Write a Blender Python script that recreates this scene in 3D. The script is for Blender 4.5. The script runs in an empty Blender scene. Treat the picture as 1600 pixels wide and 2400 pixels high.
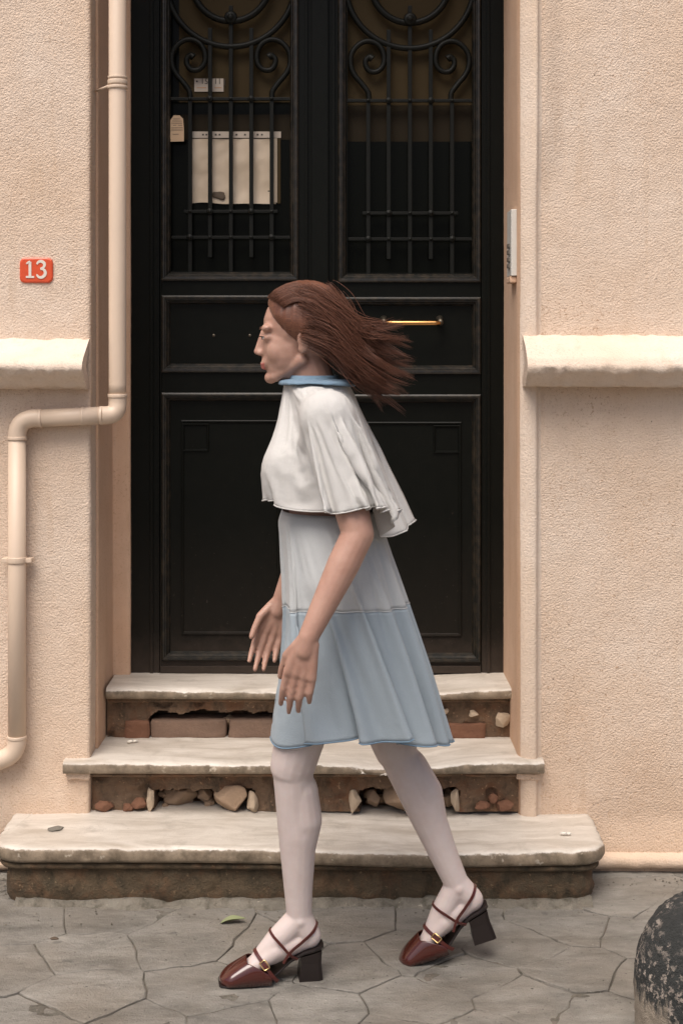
import bpy, bmesh, math, random
import numpy as np
from mathutils import Vector, Matrix

random.seed(7)
sc = bpy.context.scene
COL = sc.collection
R = math.radians
PI = math.pi

# ------------------------------------------------------------------ camera, sky, sun, exposure
F = 3333.33          # focal length in pixels of the 1600 px wide photograph
CAM_Z = 1.485
cam_data = bpy.data.cameras.new('camera')
cam_data.sensor_fit = 'HORIZONTAL'
cam_data.sensor_width = 24.0
cam_data.lens = 50.0
cam_data.shift_y = -0.25
cam_data.clip_start = 0.05
cam_data.clip_end = 400
cam = bpy.data.objects.new('camera', cam_data)
COL.objects.link(cam)
cam.location = (0, 0, CAM_Z)
cam.rotation_euler = (R(90), 0, 0)
sc.camera = cam

SUN_EL, SUN_AZ = 62.0, 205.0       # azimuth clockwise from +Y: behind the camera and to its left
world = bpy.data.worlds.new('World')
sc.world = world
world.use_nodes = True
wn = world.node_tree.nodes; wl = world.node_tree.links
sky = wn.new('ShaderNodeTexSky')
sky.sky_type = 'NISHITA'
sky.sun_disc = False
sky.sun_elevation = R(SUN_EL)
sky.sun_rotation = R(SUN_AZ)
sky.air_density = 0.7
sky.dust_density = 6.0
sky.ozone_density = 0.3
wl.new(sky.outputs['Color'], wn['Background'].inputs['Color'])
wn['Background'].inputs['Strength'].default_value = 0.095

sun_data = bpy.data.lights.new('sun', 'SUN')
sun_data.energy = 2.0
sun_data.angle = R(42)
sun_data.color = (1.0, 0.945, 0.885)
sun = bpy.data.objects.new('sun', sun_data)
COL.objects.link(sun)
az, el = R(SUN_AZ), R(SUN_EL)
sd = Vector((math.sin(az)*math.cos(el), math.cos(az)*math.cos(el), math.sin(el)))
sun.rotation_euler = (-sd).to_track_quat('-Z', 'Y').to_euler()
sun.location = sd*20

sc.view_settings.view_transform = 'Standard'
sc.view_settings.look = 'None'
sc.view_settings.exposure = 0.52
sc.view_settings.gamma = 1.0
sc.view_settings.use_curve_mapping = False
sc.render.engine = 'CYCLES'
sc.cycles.use_denoising = True
sc.cycles.max_bounces = 7
sc.cycles.diffuse_bounces = 4

# ------------------------------------------------------------------ helpers
def SX(px, d): return (px-800)*d/F
def SZ(py, d): return CAM_Z-(py-800)*d/F

def _hash(ix, iy, iz, seed):
    h = (ix*374761393 + iy*668265263 + iz*2147483647 + seed*1274126177) & 0xffffffff
    h = ((h ^ (h >> 13))*1274126177) & 0xffffffff
    h = h ^ (h >> 16)
    return (h & 0xffff)/32767.5-1.0
def vnoise(p, scale=1.0, seed=0):
    p = np.asarray(p, float)*scale
    i = np.floor(p).astype(np.int64); f = p-i
    u = f*f*(3-2*f)
    out = 0
    for dx in (0, 1):
        wx = u[..., 0] if dx else 1-u[..., 0]
        for dy in (0, 1):
            wy = u[..., 1] if dy else 1-u[..., 1]
            for dz in (0, 1):
                wz = u[..., 2] if dz else 1-u[..., 2]
                out = out + wx*wy*wz*_hash(i[..., 0]+dx, i[..., 1]+dy, i[..., 2]+dz, seed)
    return out
def fbm(p, scale=1.0, octv=3, seed=0):
    r, a = 0, 1.0
    for k in range(octv):
        r = r+a*vnoise(p, scale*2**k, seed+k*17); a *= 0.5
    return r
def n1(x, y=0.0, z=0.0, s=1.0, seed=0): return float(vnoise(np.array([x, y, z]), s, seed))
def sstep(a, b, x):
    t = np.clip((x-a)/(b-a), 0, 1); return t*t*(3-2*t)

def link(o, parent=None):
    COL.objects.link(o)
    if parent is not None:
        o.parent = parent
        m = Matrix.Translation(parent.location)
        p = parent.parent
        while p is not None:
            m = Matrix.Translation(p.location) @ m
            p = p.parent
        if parent.type == 'EMPTY': o.matrix_parent_inverse = Matrix.Translation(-parent.location)
    return o
def mesh_obj(name, verts, faces, mat, parent=None, smooth=False):
    me = bpy.data.meshes.new(name)
    me.from_pydata([tuple(v) for v in verts], [], faces)
    if smooth:
        me.polygons.foreach_set('use_smooth', [True]*len(me.polygons))
    if mat is not None:
        for m in (mat if isinstance(mat, (list, tuple)) else [mat]): me.materials.append(m)
    me.update()
    return link(bpy.data.objects.new(name, me), parent)
def bm_obj(name, bm, mat, parent=None, smooth=False):
    me = bpy.data.meshes.new(name)
    bm.normal_update()
    bm.to_mesh(me); bm.free()
    if smooth:
        me.polygons.foreach_set('use_smooth', [True]*len(me.polygons))
    for m in (mat if isinstance(mat, (list, tuple)) else [mat]): me.materials.append(m)
    return link(bpy.data.objects.new(name, me), parent)
def tag(o, label=None, cat=None, group=None, kind=None):
    if label: o['label'] = label
    if cat: o['category'] = cat
    if group: o['group'] = group
    if kind: o['kind'] = kind
    return o
def thing(name, loc, label, cat, group=None):
    o = bpy.data.objects.new(name, None)
    o.empty_display_size = 0.05
    COL.objects.link(o); o.location = loc
    return tag(o, label, cat, group)

def grid_faces(nu, nv, cu=False, cv=False, flip=False):
    fs = []
    for i in range(nu if cu else nu-1):
        i2 = (i+1) % nu
        for j in range(nv if cv else nv-1):
            j2 = (j+1) % nv
            q = (i*nv+j, i2*nv+j, i2*nv+j2, i*nv+j2)
            fs.append(q[::-1] if flip else q)
    return fs
def grid_obj(name, P, mat, parent=None, cu=False, cv=False, flip=False, smooth=True):
    nu, nv = P.shape[:2]
    return mesh_obj(name, P.reshape(-1, 3).tolist(), grid_faces(nu, nv, cu, cv, flip), mat, parent, smooth)

def add_box(bm, x0, x1, y0, y1, z0, z1, bev=0.0):
    r = bmesh.ops.create_cube(bm, size=1.0)
    vs = r['verts']
    for v in vs:
        v.co = Vector(((x0+x1)/2+v.co.x*(x1-x0), (y0+y1)/2+v.co.y*(y1-y0), (z0+z1)/2+v.co.z*(z1-z0)))
    if bev > 0:
        es = list({e for v in vs for e in v.link_edges})
        bmesh.ops.bevel(bm, geom=es, offset=bev, segments=2, profile=0.6, affect='EDGES')
    return bm
def box(name, x0, x1, y0, y1, z0, z1, mat, parent=None, bev=0.0):
    bm = bmesh.new(); add_box(bm, x0, x1, y0, y1, z0, z1, bev)
    return bm_obj(name, bm, mat, parent)

def tube_data(pts, rad, n=10, caps=True, closed=False):
    pts = [Vector(p) for p in pts]; m = len(pts)
    if not hasattr(rad, '__len__'): rad = [rad]*m
    verts, faces = [], []
    prev = None
    for i, p in enumerate(pts):
        if closed: t = pts[(i+1) % m]-pts[(i-1) % m]
        elif i == 0: t = pts[1]-pts[0]
        elif i == m-1: t = pts[-1]-pts[-2]
        else: t = (pts[i+1]-pts[i]).normalized()+(pts[i]-pts[i-1]).normalized()
        t.normalize()
        if prev is None:
            a = Vector((0, 0, 1)) if abs(t.z) < 0.9 else Vector((1, 0, 0))
            nrm = t.cross(a).normalized()
        else:
            nrm = (prev-t*prev.dot(t)).normalized()
        prev = nrm
        b = t.cross(nrm)
        for k in range(n):
            a = 2*PI*k/n
            verts.append(p+(nrm*math.cos(a)+b*math.sin(a))*rad[i])
    for i in range(m if closed else m-1):
        i2 = (i+1) % m
        for k in range(n):
            k2 = (k+1) % n
            faces.append((i*n+k, i*n+k2, i2*n+k2, i2*n+k))
    if caps and not closed:
        faces.append(tuple(range(n))[::-1])
        faces.append(tuple((m-1)*n+k for k in range(n)))
    return verts, faces
def tube(name, pts, rad, mat, parent=None, n=10, closed=False):
    v, f = tube_data(pts, rad, n, True, closed)
    return mesh_obj(name, v, f, mat, parent, True)
def merge(parts):
    V, Fc = [], []
    for v, f in parts:
        o = len(V); V += list(v); Fc += [tuple(i+o for i in q) for q in f]
    return V, Fc
def catmull(pts, sub=8, closed=False):
    pts = [Vector(p) for p in pts]; m = len(pts); out = []
    for i in range(m if closed else m-1):
        if closed: a, b, c, d = pts[(i-1) % m], pts[i], pts[(i+1) % m], pts[(i+2) % m]
        else: a, b, c, d = pts[max(i-1, 0)], pts[i], pts[i+1], pts[min(i+2, m-1)]
        for k in range(sub):
            t = k/sub
            out.append(0.5*((2*b)+(c-a)*t+(2*a-5*b+4*c-d)*t*t+(3*b-a-3*c+d)*t**3))
    if not closed: out.append(pts[-1])
    return out

# ------------------------------------------------------------------ materials
class NT:
    def __init__(s, name, rough=0.8):
        s.m = bpy.data.materials.new(name); s.m.use_nodes = True
        s.t = s.m.node_tree; s.b = s.t.nodes['Principled BSDF']
        s.b.inputs['Roughness'].default_value = rough
        s.co = s.t.nodes.new('ShaderNodeTexCoord').outputs['Object']
    def n(s, typ, **kw):
        nd = s.t.nodes.new(typ)
        for k, v in kw.items(): setattr(nd, k, v)
        return nd
    def l(s, a, b): s.t.links.new(a, b)
    def scaled(s, sx, sy, sz):
        mp = s.n('ShaderNodeMapping'); mp.inputs['Scale'].default_value = (sx, sy, sz)
        s.l(s.co, mp.inputs['Vector']); return mp.outputs['Vector']
    def noise(s, scale, detail=4, rough=0.6, vec=None, dist=0.0):
        nd = s.n('ShaderNodeTexNoise')
        nd.inputs['Scale'].default_value = scale; nd.inputs['Detail'].default_value = detail
        nd.inputs['Roughness'].default_value = rough; nd.inputs['Distortion'].default_value = dist
        s.l(vec if vec is not None else s.co, nd.inputs['Vector']); return nd.outputs['Fac']
    def voro(s, scale, feature='F1', vec=None):
        nd = s.n('ShaderNodeTexVoronoi', feature=feature); nd.inputs['Scale'].default_value = scale
        s.l(vec if vec is not None else s.co, nd.inputs['Vector']); return nd.outputs['Distance']
    def ramp(s, fac, stops):
        nd = s.n('ShaderNodeValToRGB'); e = nd.color_ramp.elements
        while len(e) < len(stops): e.new(0.5)
        for i, (p, c) in enumerate(stops):
            e[i].position = p
            e[i].color = (c, c, c, 1) if not hasattr(c, '__len__') else (*c, 1)
        s.l(fac, nd.inputs['Fac']); return nd.outputs['Color']
    def mix(s, fac, a, b, mode='MIX'):
        nd = s.n('ShaderNodeMix', data_type='RGBA', blend_type=mode)
        for v, i in ((fac, 0), (a, 6), (b, 7)):
            if hasattr(v, 'is_linked') or hasattr(v, 'node'): s.l(v, nd.inputs[i])
            elif hasattr(v, '__len__'): nd.inputs[i].default_value = (*v, 1)
            else: nd.inputs[i].default_value = v
        return nd.outputs[2]
    def math(s, op, a, b=0.0):
        nd = s.n('ShaderNodeMath', operation=op)
        for v, i in ((a, 0), (b, 1)):
            if hasattr(v, 'node'): s.l(v, nd.inputs[i])
            else: nd.inputs[i].default_value = v
        return nd.outputs[0]
    def sepz(s):
        nd = s.n('ShaderNodeSeparateXYZ'); s.l(s.co, nd.inputs[0]); return nd.outputs
    def nz(s):
        g = s.n('ShaderNodeNewGeometry'); nd = s.n('ShaderNodeSeparateXYZ'); s.l(g.outputs['Normal'], nd.inputs[0]); return nd.outputs[2]
    def color(s, c):
        if hasattr(c, '__len__'): s.b.inputs['Base Color'].default_value = (*c, 1)
        else: s.l(c, s.b.inputs['Base Color'])
    def bump(s, h, strength=0.4, dist=0.003):
        nd = s.n('ShaderNodeBump'); nd.inputs['Strength'].default_value = strength; nd.inputs['Distance'].default_value = dist
        s.l(h, nd.inputs['Height'])
        s.l(nd.outputs['Normal'], s.b.inputs['Normal'])

def plain(name, c, rough=0.6, metal=0.0, coat=0.0, var=0.15, scale=40, spec=0.5):
    t = NT(name, rough)
    t.b.inputs['Specular IOR Level'].default_value = spec
    f = t.noise(scale, 3)
    t.color(t.mix(f, tuple(x*(1-var) for x in c), tuple(min(1, x*(1+var)) for x in c)))
    t.b.inputs['Metallic'].default_value = metal
    t.b.inputs['Coat Weight'].default_value = coat
    return t.m

def plaster(name, c, rough_amt, pit=1.0):
    t = NT(name, 0.9)
    big = t.noise(2.2, 5, 0.6)
    mid = t.noise(11, 4, 0.65)
    c2 = (c[0]*0.93, c[1]*0.86, c[2]*0.79)
    base = t.mix(t.ramp(big, [(0.35, 0), (0.7, 1)]), c, c2)
    base = t.mix(t.ramp(mid, [(0.45, 0.0), (0.75, 0.4)]), base, tuple(x*0.86 for x in c2))
    warp = t.math('SUBTRACT', 1.0, t.voro(215, 'SMOOTH_F1'))
    pits = t.ramp(t.noise(210, 2, 0.5), [(0.30, 1), (0.40, 0)])
    base = t.mix(t.math('MULTIPLY', pits, 0.45*pit), base, (c2[0]*0.6, c2[1]*0.5, c2[2]*0.42))
    sp = t.ramp(t.noise(75, 2, 0.4), [(0.215, 1), (0.235, 0)])
    base = t.mix(t.math('MULTIPLY', sp, 0.8*pit), base, (0.12, 0.075, 0.05))
    patchy = t.ramp(t.noise(3.1, 4, 0.6), [(0.44, 0.0), (0.60, 1.0)])
    dots = t.ramp(t.noise(135, 3, 0.6), [(0.345, 1), (0.40, 0)])
    base = t.mix(t.math('MULTIPLY', t.math('MULTIPLY', dots, patchy), 0.65*pit), base, (c[0]*0.50, c[1]*0.36, c[2]*0.25))
    runs = t.ramp(t.noise(5, 5, 0.65, t.scaled(5.5, 5.5, 0.45)), [(0.55, 0), (0.74, 0.42)])
    base = t.mix(runs, base, (c[0]*0.76, c[1]*0.66, c[2]*0.55))
    # grime and old paint low down, as wear with an edge of its own
    z = t.sepz()[2]
    low = t.math('ADD', z, t.math('MULTIPLY', t.math('SUBTRACT', t.noise(6, 5, 0.7), 0.5), 0.7))
    base = t.mix(t.ramp(low, [(0.12, 0.5), (0.50, 0.0)]), base, (c[0]*0.72, c[1]*0.59, c[2]*0.47))
    t.color(base)
    h = t.math('ADD', t.math('MULTIPLY', warp, 0.9), t.math('MULTIPLY', t.noise(300, 2, 0.6), 0.7))
    t.bump(h, 0.55*rough_amt, 0.005)
    return t.m

M = {}
M['stucco'] = plaster('rough_stucco', (0.73, 0.600, 0.490), 1.0)
M['smooth_plaster'] = plaster('smooth_plaster', (0.66, 0.46, 0.325), 0.25, 0.6)
M['ledge'] = plaster('ledge_plaster', (0.74, 0.63, 0.53), 0.6, 0.5)
M['pipe'] = plain('pipe_paint', (0.66, 0.52, 0.40), 0.45, var=0.07, scale=8)

def marble():
    t = NT('worn_marble', 0.42)
    v = t.scaled(1, 4, 4)
    a = t.noise(5, 6, 0.65, v, 0.6)
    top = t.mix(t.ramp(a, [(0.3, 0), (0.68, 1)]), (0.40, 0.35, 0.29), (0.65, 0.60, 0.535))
    sp = t.ramp(t.noise(120, 3, 0.6), [(0.26, 1), (0.34, 0)])
    top = t.mix(t.math('MULTIPLY', sp, 0.5), top, (0.22, 0.19, 0.15))
    blot = t.ramp(t.noise(9, 5, 0.7), [(0.58, 0), (0.74, 0.55)])
    top = t.mix(blot, top, (0.27, 0.24, 0.20))
    v2 = t.scaled(6, 6, 5)
    st = t.noise(3, 5, 0.7, v2)
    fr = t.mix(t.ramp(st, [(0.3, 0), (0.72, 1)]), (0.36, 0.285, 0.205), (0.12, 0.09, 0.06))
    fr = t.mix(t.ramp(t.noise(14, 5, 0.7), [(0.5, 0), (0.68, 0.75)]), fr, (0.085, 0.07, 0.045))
    chips = t.ramp(t.noise(40, 3, 0.6), [(0.64, 0), (0.7, 0.8)])
    fr = t.mix(chips, fr, (0.52, 0.45, 0.36))
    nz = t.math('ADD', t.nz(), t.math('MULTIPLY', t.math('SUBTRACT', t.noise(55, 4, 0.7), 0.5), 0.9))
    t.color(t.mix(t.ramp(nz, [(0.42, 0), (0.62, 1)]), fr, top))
    t.bump(t.math('ADD', t.noise(60, 5, 0.7), t.math('MULTIPLY', t.noise(300, 2), 0.4)), 0.35, 0.004)
    return t.m
M['marble'] = marble()

def old_stone(name, c1, c2, dark, rust=0.35):
    t = NT(name, 0.92)
    v = t.scaled(1, 1, 2.2)
    a = t.noise(7, 6, 0.7, v)
    col = t.mix(t.ramp(a, [(0.3, 0), (0.7, 1)]), c1, c2)
    col = t.mix(t.math('MULTIPLY', t.ramp(t.noise(13, 5, 0.7, None, 0.5), [(0.48, 0), (0.64, 1)]), rust), col, (0.19, 0.075, 0.03))
    strk = t.noise(4, 4, 0.7, t.scaled(6, 6, 3.2))
    col = t.mix(t.ramp(strk, [(0.5, 0), (0.7, 0.85)]), col, dark)
    col = t.mix(t.ramp(t.noise(90, 3, 0.6), [(0.66, 0), (0.72, 0.7)]), col, tuple(min(1, x*2.2) for x in c1))
    t.color(col)
    t.bump(t.math('ADD', t.noise(40, 6, 0.75), t.math('MULTIPLY', t.noise(170, 3), 0.5)), 0.8, 0.008)
    return t.m
M['riser'] = old_stone('grimy_riser', (0.22, 0.14, 0.085), (0.10, 0.066, 0.042), (0.045, 0.032, 0.02), 0.5)
M['step_base'] = old_stone('grimy_step_base', (0.135, 0.095, 0.055), (0.062, 0.046, 0.028), (0.035, 0.028, 0.016), 0.3)
M['mortar'] = old_stone('grey_mortar', (0.22, 0.20, 0.165), (0.13, 0.115, 0.09), (0.05, 0.045, 0.03), 0.05)

def rock(name, c):
    t = NT(name, 0.9)
    a = t.noise(16, 6, 0.7)
    t.color(t.mix(a, tuple(x*0.65 for x in c), tuple(min(1, x*1.3) for x in c)))
    t.bump(t.noise(70, 6, 0.75), 0.8, 0.006)
    return t.m
M['rubble'] = rock('rubble_stone', (0.34, 0.235, 0.155))
M['chip'] = rock('broken_plaster', (0.50, 0.39, 0.28))
M['brick'] = rock('old_brick', (0.19, 0.088, 0.05))
M['pale_brick'] = rock('pale_brick', (0.21, 0.135, 0.095))

def paving(i):
    t = NT('paving_stone_%s' % 'abcd'[i], 0.8)
    k = (1.0, 0.93, 1.08, 0.97)[i]
    v = t.scaled(1.0, 2.2, 1.0)
    a = t.noise(6, 7, 0.72, v, 0.4)
    col = t.mix(t.ramp(a, [(0.32, 0), (0.7, 1)]), (0.135*k, 0.125*k, 0.108*k), (0.33*k, 0.310*k, 0.275*k))
    col = t.mix(t.ramp(t.noise(2.6, 4, 0.6), [(0.42, 0), (0.68, 0.5)]), col, (0.20*k, 0.165*k, 0.125*k))
    col = t.mix(t.ramp(t.noise(95, 3, 0.6, v), [(0.67, 0), (0.73, 0.75)]), col, (0.46, 0.43, 0.38))
    col = t.mix(t.ramp(t.noise(70, 3, 0.55), [(0.27, 0.85), (0.33, 0)]), col, (0.05, 0.045, 0.035))
    stain = t.ramp(t.noise(11, 2, 0.5), [(0.70, 0), (0.735, 0.6)])
    col = t.mix(stain, col, (0.10, 0.095, 0.085))
    t.color(col)
    t.bump(t.math('ADD', t.noise(22, 7, 0.75, v), t.math('MULTIPLY', t.noise(220, 3), 0.5)), 0.95, 0.010)
    return t.m
PAVE = [paving(i) for i in range(4)]
M['joint'] = old_stone('joint_dirt', (0.19, 0.175, 0.145), (0.06, 0.053, 0.042), (0.03, 0.026, 0.018), 0.1)

def door_paint():
    t = NT('black_door_paint', 0.38)
    z = t.sepz()[2]
    base = t.mix(t.noise(30, 4), (0.003, 0.0036, 0.0026), (0.006, 0.0064, 0.005))
    k = t.math('ADD', z, t.math('MULTIPLY', t.math('SUBTRACT', t.noise(9, 5, 0.7), 0.5), 0.55))
    k2 = t.math('ADD', z, t.math('MULTIPLY', t.math('SUBTRACT', t.noise(26, 6, 0.75), 0.5), 0.16))
    base = t.mix(t.ramp(k2, [(0.47, 0.6), (0.60, 0.12), (0.95, 0.0)]), base, (0.070, 0.052, 0.041))
    sp = t.ramp(t.noise(110, 3, 0.6), [(0.68, 0), (0.74, 0.5)])
    base = t.mix(t.math('MULTIPLY', sp, t.ramp(k, [(0.5, 1.0), (1.6, 0.15)])), base, (0.13, 0.11, 0.09))
    t.color(base)
    t.b.inputs['Specular IOR Level'].default_value = 0.13
    t.bump(t.noise(26, 4, 0.6, t.scaled(6, 6, 0.5)), 0.12, 0.003)
    return t.m
M['door'] = door_paint()
def moulding_paint():
    t = NT('lightened_moulding_paint', 0.36)
    base = t.mix(t.ramp(t.noise(45, 4, 0.7), [(0.42, 0), (0.75, 1)]), (0.006, 0.0062, 0.005), (0.042, 0.031, 0.02))  # brown lightens the paint, standing in for sky highlights on the bevels
    t.color(base); return t.m
M['moulding'] = moulding_paint()
M['iron'] = plain('black_iron', (0.0055, 0.006, 0.0045), 0.5, var=0.3, spec=0.2)
M['brass'] = plain('worn_brass', (0.62, 0.33, 0.12), 0.28, 1.0)
M['steel'] = plain('dull_bracket', (0.10, 0.085, 0.065), 0.4, 0.8)
def pane_mat():
    t = NT('door_glass', 0.22)
    z = t.sepz()[2]
    k = t.math('ADD', z, t.math('MULTIPLY', t.math('SUBTRACT', t.noise(5, 2), 0.5), 0.01))
    t.color((0.004, 0.0045, 0.0035))
    t.b.inputs['Specular IOR Level'].default_value = 0.08
    return t.m
M['glass'] = pane_mat()
M['hall_brown'] = plain('brown_hall_light', (0.050, 0.034, 0.015), 0.6, var=0.25, scale=4, spec=0.1)  # dimly lit hallway behind the glass, painted as a brown pane colour
M['hall_brown_dark'] = plain('dim_hall_light', (0.020, 0.0145, 0.008), 0.6, var=0.25, scale=4, spec=0.1)  # darker stretch of that hallway light, also put into the pane colour
def paper(name, c, sheen=0.5):
    t = NT(name, sheen)
    t.color(t.mix(t.noise(9, 4, 0.6), tuple(x*0.78 for x in c), c)); return t.m
M['paper'] = paper('notice_paper', (0.62, 0.50, 0.37), 0.4)
M['sticker'] = paper('sticker_paper', (0.52, 0.44, 0.36))
M['tag'] = paper('tag_card', (0.55, 0.38, 0.235))
M['ink'] = plain('grey_ink', (0.05, 0.042, 0.035), 0.7)
M['red'] = plain('red_enamel', (0.66, 0.085, 0.028), 0.4, var=0.12, scale=60)
M['white'] = plain('white_enamel', (0.74, 0.68, 0.60), 0.45, var=0.08, scale=80)
M['intercom'] = plain('pale_plastic', (0.60, 0.58, 0.53), 0.4, var=0.05)
M['grey_plastic'] = plain('grey_plastic', (0.16, 0.14, 0.12), 0.5)
M['leaf'] = plain('green_leaf', (0.17, 0.19, 0.085), 0.5, var=0.3)
M['dry'] = plain('dry_leaf', (0.085, 0.06, 0.04), 0.8)
M['butt'] = plain('cigarette_paper', (0.72, 0.68, 0.60), 0.8)
M['butt_tip'] = plain('cigarette_filter', (0.45, 0.22, 0.09), 0.8)
M['pebble'] = rock('grey_pebble', (0.16, 0.145, 0.12))

def bollard_mat():
    t = NT('worn_bollard_paint', 0.85)
    base = t.mix(t.noise(150, 3, 0.7), (0.012, 0.013, 0.012), (0.055, 0.058, 0.056))
    zone = t.ramp(t.noise(9, 4, 0.6), [(0.46, 0), (0.60, 1)])
    ch = t.ramp(t.noise(62, 5, 0.75), [(0.53, 0), (0.58, 1)])
    base = t.mix(t.math('MULTIPLY', zone, ch), base, (0.47, 0.40, 0.34))
    z = t.sepz()[2]
    k = t.math('ADD', z, t.math('MULTIPLY', t.math('SUBTRACT', t.noise(24, 5, 0.7, t.scaled(2.4, 2.4, 0.6)), 0.5), 0.16))
    x = t.math('ADD', t.sepz()[0], t.math('MULTIPLY', t.math('SUBTRACT', t.noise(18, 3), 0.5), 0.09))
    lowm = t.math('MULTIPLY', t.ramp(k, [(0.09, 1), (0.12, 0)]), t.ramp(x, [(0.665, 1), (0.69, 0)]))
    base = t.mix(lowm, base, t.mix(t.noise(30, 4), (0.26, 0.215, 0.165), (0.46, 0.39, 0.31)))
    t.color(base)
    t.bump(t.math('ADD', t.noise(75, 5, 0.75), t.math('MULTIPLY', t.noise(260, 2), 0.5)), 1.0, 0.012)
    return t.m
M['bollard'] = bollard_mat()

# person
def skin_mat(name, c, rough=0.5, mot=1.0):
    t = NT(name, rough)
    t.color(t.mix(t.ramp(t.noise(24, 5, 0.65), [(0.3, 0), (0.7, 1)]), (c[0]*(1-0.10*mot), c[1]*(1-0.17*mot), c[2]*(1-0.2*mot)), tuple(min(1, x*(1+0.06*mot)) for x in c)))
    t.b.inputs['Subsurface Weight'].default_value = 0.15
    t.b.inputs['Subsurface Radius'].default_value = (0.01, 0.004, 0.002)
    t.bump(t.noise(300, 2), 0.06, 0.002)
    return t.m
M['skin'] = skin_mat('skin', (0.43, 0.26, 0.20))
M['stocking'] = skin_mat('sheer_white_stocking', (0.58, 0.50, 0.475), 0.6, 0.5)
M['lips'] = plain('lips', (0.42, 0.13, 0.11), 0.4)
def hair_mat():
    t = NT('auburn_hair', 0.42)
    v = t.scaled(4, 55, 55)
    t.color(t.mix(t.ramp(t.noise(9, 5, 0.75, v), [(0.32, 0), (0.68, 1)]), (0.060, 0.022, 0.012), (0.20, 0.080, 0.046)))
    return t.m
M['hair'] = hair_mat()
def cloth(name, c, weave=900, stripe=None):
    t = NT(name, 0.85)
    col = t.mix(t.noise(9, 4, 0.6), tuple(x*0.93 for x in c), c)
    col = t.mix(t.math('MULTIPLY', t.noise(420, 2, 0.5), 0.25), col, tuple(x*0.75 for x in c))
    t.color(col)
    t.b.inputs['Sheen Weight'].default_value = 0.1
    t.bump(t.math('ADD', t.noise(weave, 1), t.math('MULTIPLY', t.noise(42, 5, 0.65), 1.8)), 0.30, 0.005)
    return t.m
M['white_cotton'] = cloth('white_cotton', (0.58, 0.57, 0.55))
M['pale_blue'] = cloth('pale_blue_cotton', (0.50, 0.52, 0.525))
M['blue'] = cloth('washed_blue_cotton', (0.33, 0.39, 0.435))
M['deep_blue'] = cloth('blue_trim', (0.16, 0.25, 0.34))
def patent():
    t = NT('maroon_patent_leather', 0.16)
    t.color(t.mix(t.noise(20, 3), (0.045, 0.0065, 0.0045), (0.068, 0.011, 0.007)))
    t.b.inputs['Coat Weight'].default_value = 0.8
    t.b.inputs['Coat Roughness'].default_value = 0.06
    return t.m
M['patent'] = patent()
M['strap'] = plain('maroon_strap', (0.075, 0.014, 0.011), 0.3, coat=0.3)
M['sole'] = plain('dark_sole', (0.012, 0.007, 0.006), 0.45)
M['gold'] = plain('gold_buckle', (0.75, 0.50, 0.24), 0.25, 1.0)
M['eye_white'] = plain('eye_white', (0.70, 0.66, 0.62), 0.2, var=0.02)
M['iris'] = plain('dark_iris', (0.03, 0.018, 0.012), 0.15)

# ------------------------------------------------------------------ ground, pavement
WALL_Y = 4.0
g = mesh_obj('ground', [(-60, -60, -0.02), (60, -60, -0.02), (60, 60, -0.02), (-60, 60, -0.02)], [(0, 1, 2, 3)], M['joint'])
tag(g, kind='structure')
gx = np.concatenate([[-4, -2.5], np.arange(-1.2, 1.2, 0.011), [2.5, 4]]); gyv = np.concatenate([[0.4, 2.0], np.arange(2.95, 4.0, 0.011), [4.2]])
P = np.zeros((len(gx), len(gyv), 3)); P[..., 0] = gx[:, None]; P[..., 1] = gyv[None]
P[..., 2] = -0.0042+0.0034*vnoise(P, 13, 5)+0.0022*vnoise(P, 45, 6)
P[..., 2] = np.minimum(P[..., 2], -0.0004)
pavement = grid_obj('pavement', P, M['joint'])
tag(pavement, kind='structure')

def ground_pt(px, py):
    d = F*CAM_Z/(py-800); return ((px-800)*d/F, d)
seed_px = [(60, 2165), (235, 2150), (20, 2270), (190, 2235), (180, 2335), (60, 2390), (330, 2420), (440, 2205), (500, 2320),
           (560, 2405), (640, 2225), (800, 2160), (830, 2260), (740, 2385), (960, 2235), (990, 2345), (1050, 2170), (930, 2440),
           (1090, 2290), (1210, 2215), (1230, 2350), (1130, 2430), (1330, 2175), (1350, 2270), (1420, 2390), (1450, 2110), (1500, 2200), (1590, 2150), (1550, 2300)]
seeds = [ground_pt(*p) for p in seed_px]
rg = random.Random(3)
y = 0.5
while y < 4.25:
    x = -4.0+rg.random()*0.2
    while x < 4.0:
        p = (x+rg.uniform(-.09, .09), y+rg.uniform(-.09, .09))
        if min((p[0]-q[0])**2+(p[1]-q[1])**2 for q in seeds) > 0.21**2 and not (3.05 < p[1] < 3.95 and -1.05 < p[0] < 1.0):
            seeds.append(p)
        x += 0.36
    y += 0.36
def clip(poly, a, b, c):
    out = []
    for i in range(len(poly)):
        p, q = poly[i], poly[(i+1) % len(poly)]
        dp, dq = a*p[0]+b*p[1]-c, a*q[0]+b*q[1]-c
        if dp <= 0: out.append(p)
        if dp*dq < 0:
            t = dp/(dp-dq); out.append((p[0]+(q[0]-p[0])*t, p[1]+(q[1]-p[1])*t))
    return out
def jit(p, amp=0.013):
    return (p[0]+amp*n1(p[0], p[1], 0.3, 9, 1)+0.008*n1(p[0], p[1], 0.3, 55, 3), p[1]+amp*n1(p[0], p[1], 7.7, 9, 2)+0.008*n1(p[0], p[1], 5.3, 55, 4))
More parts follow.
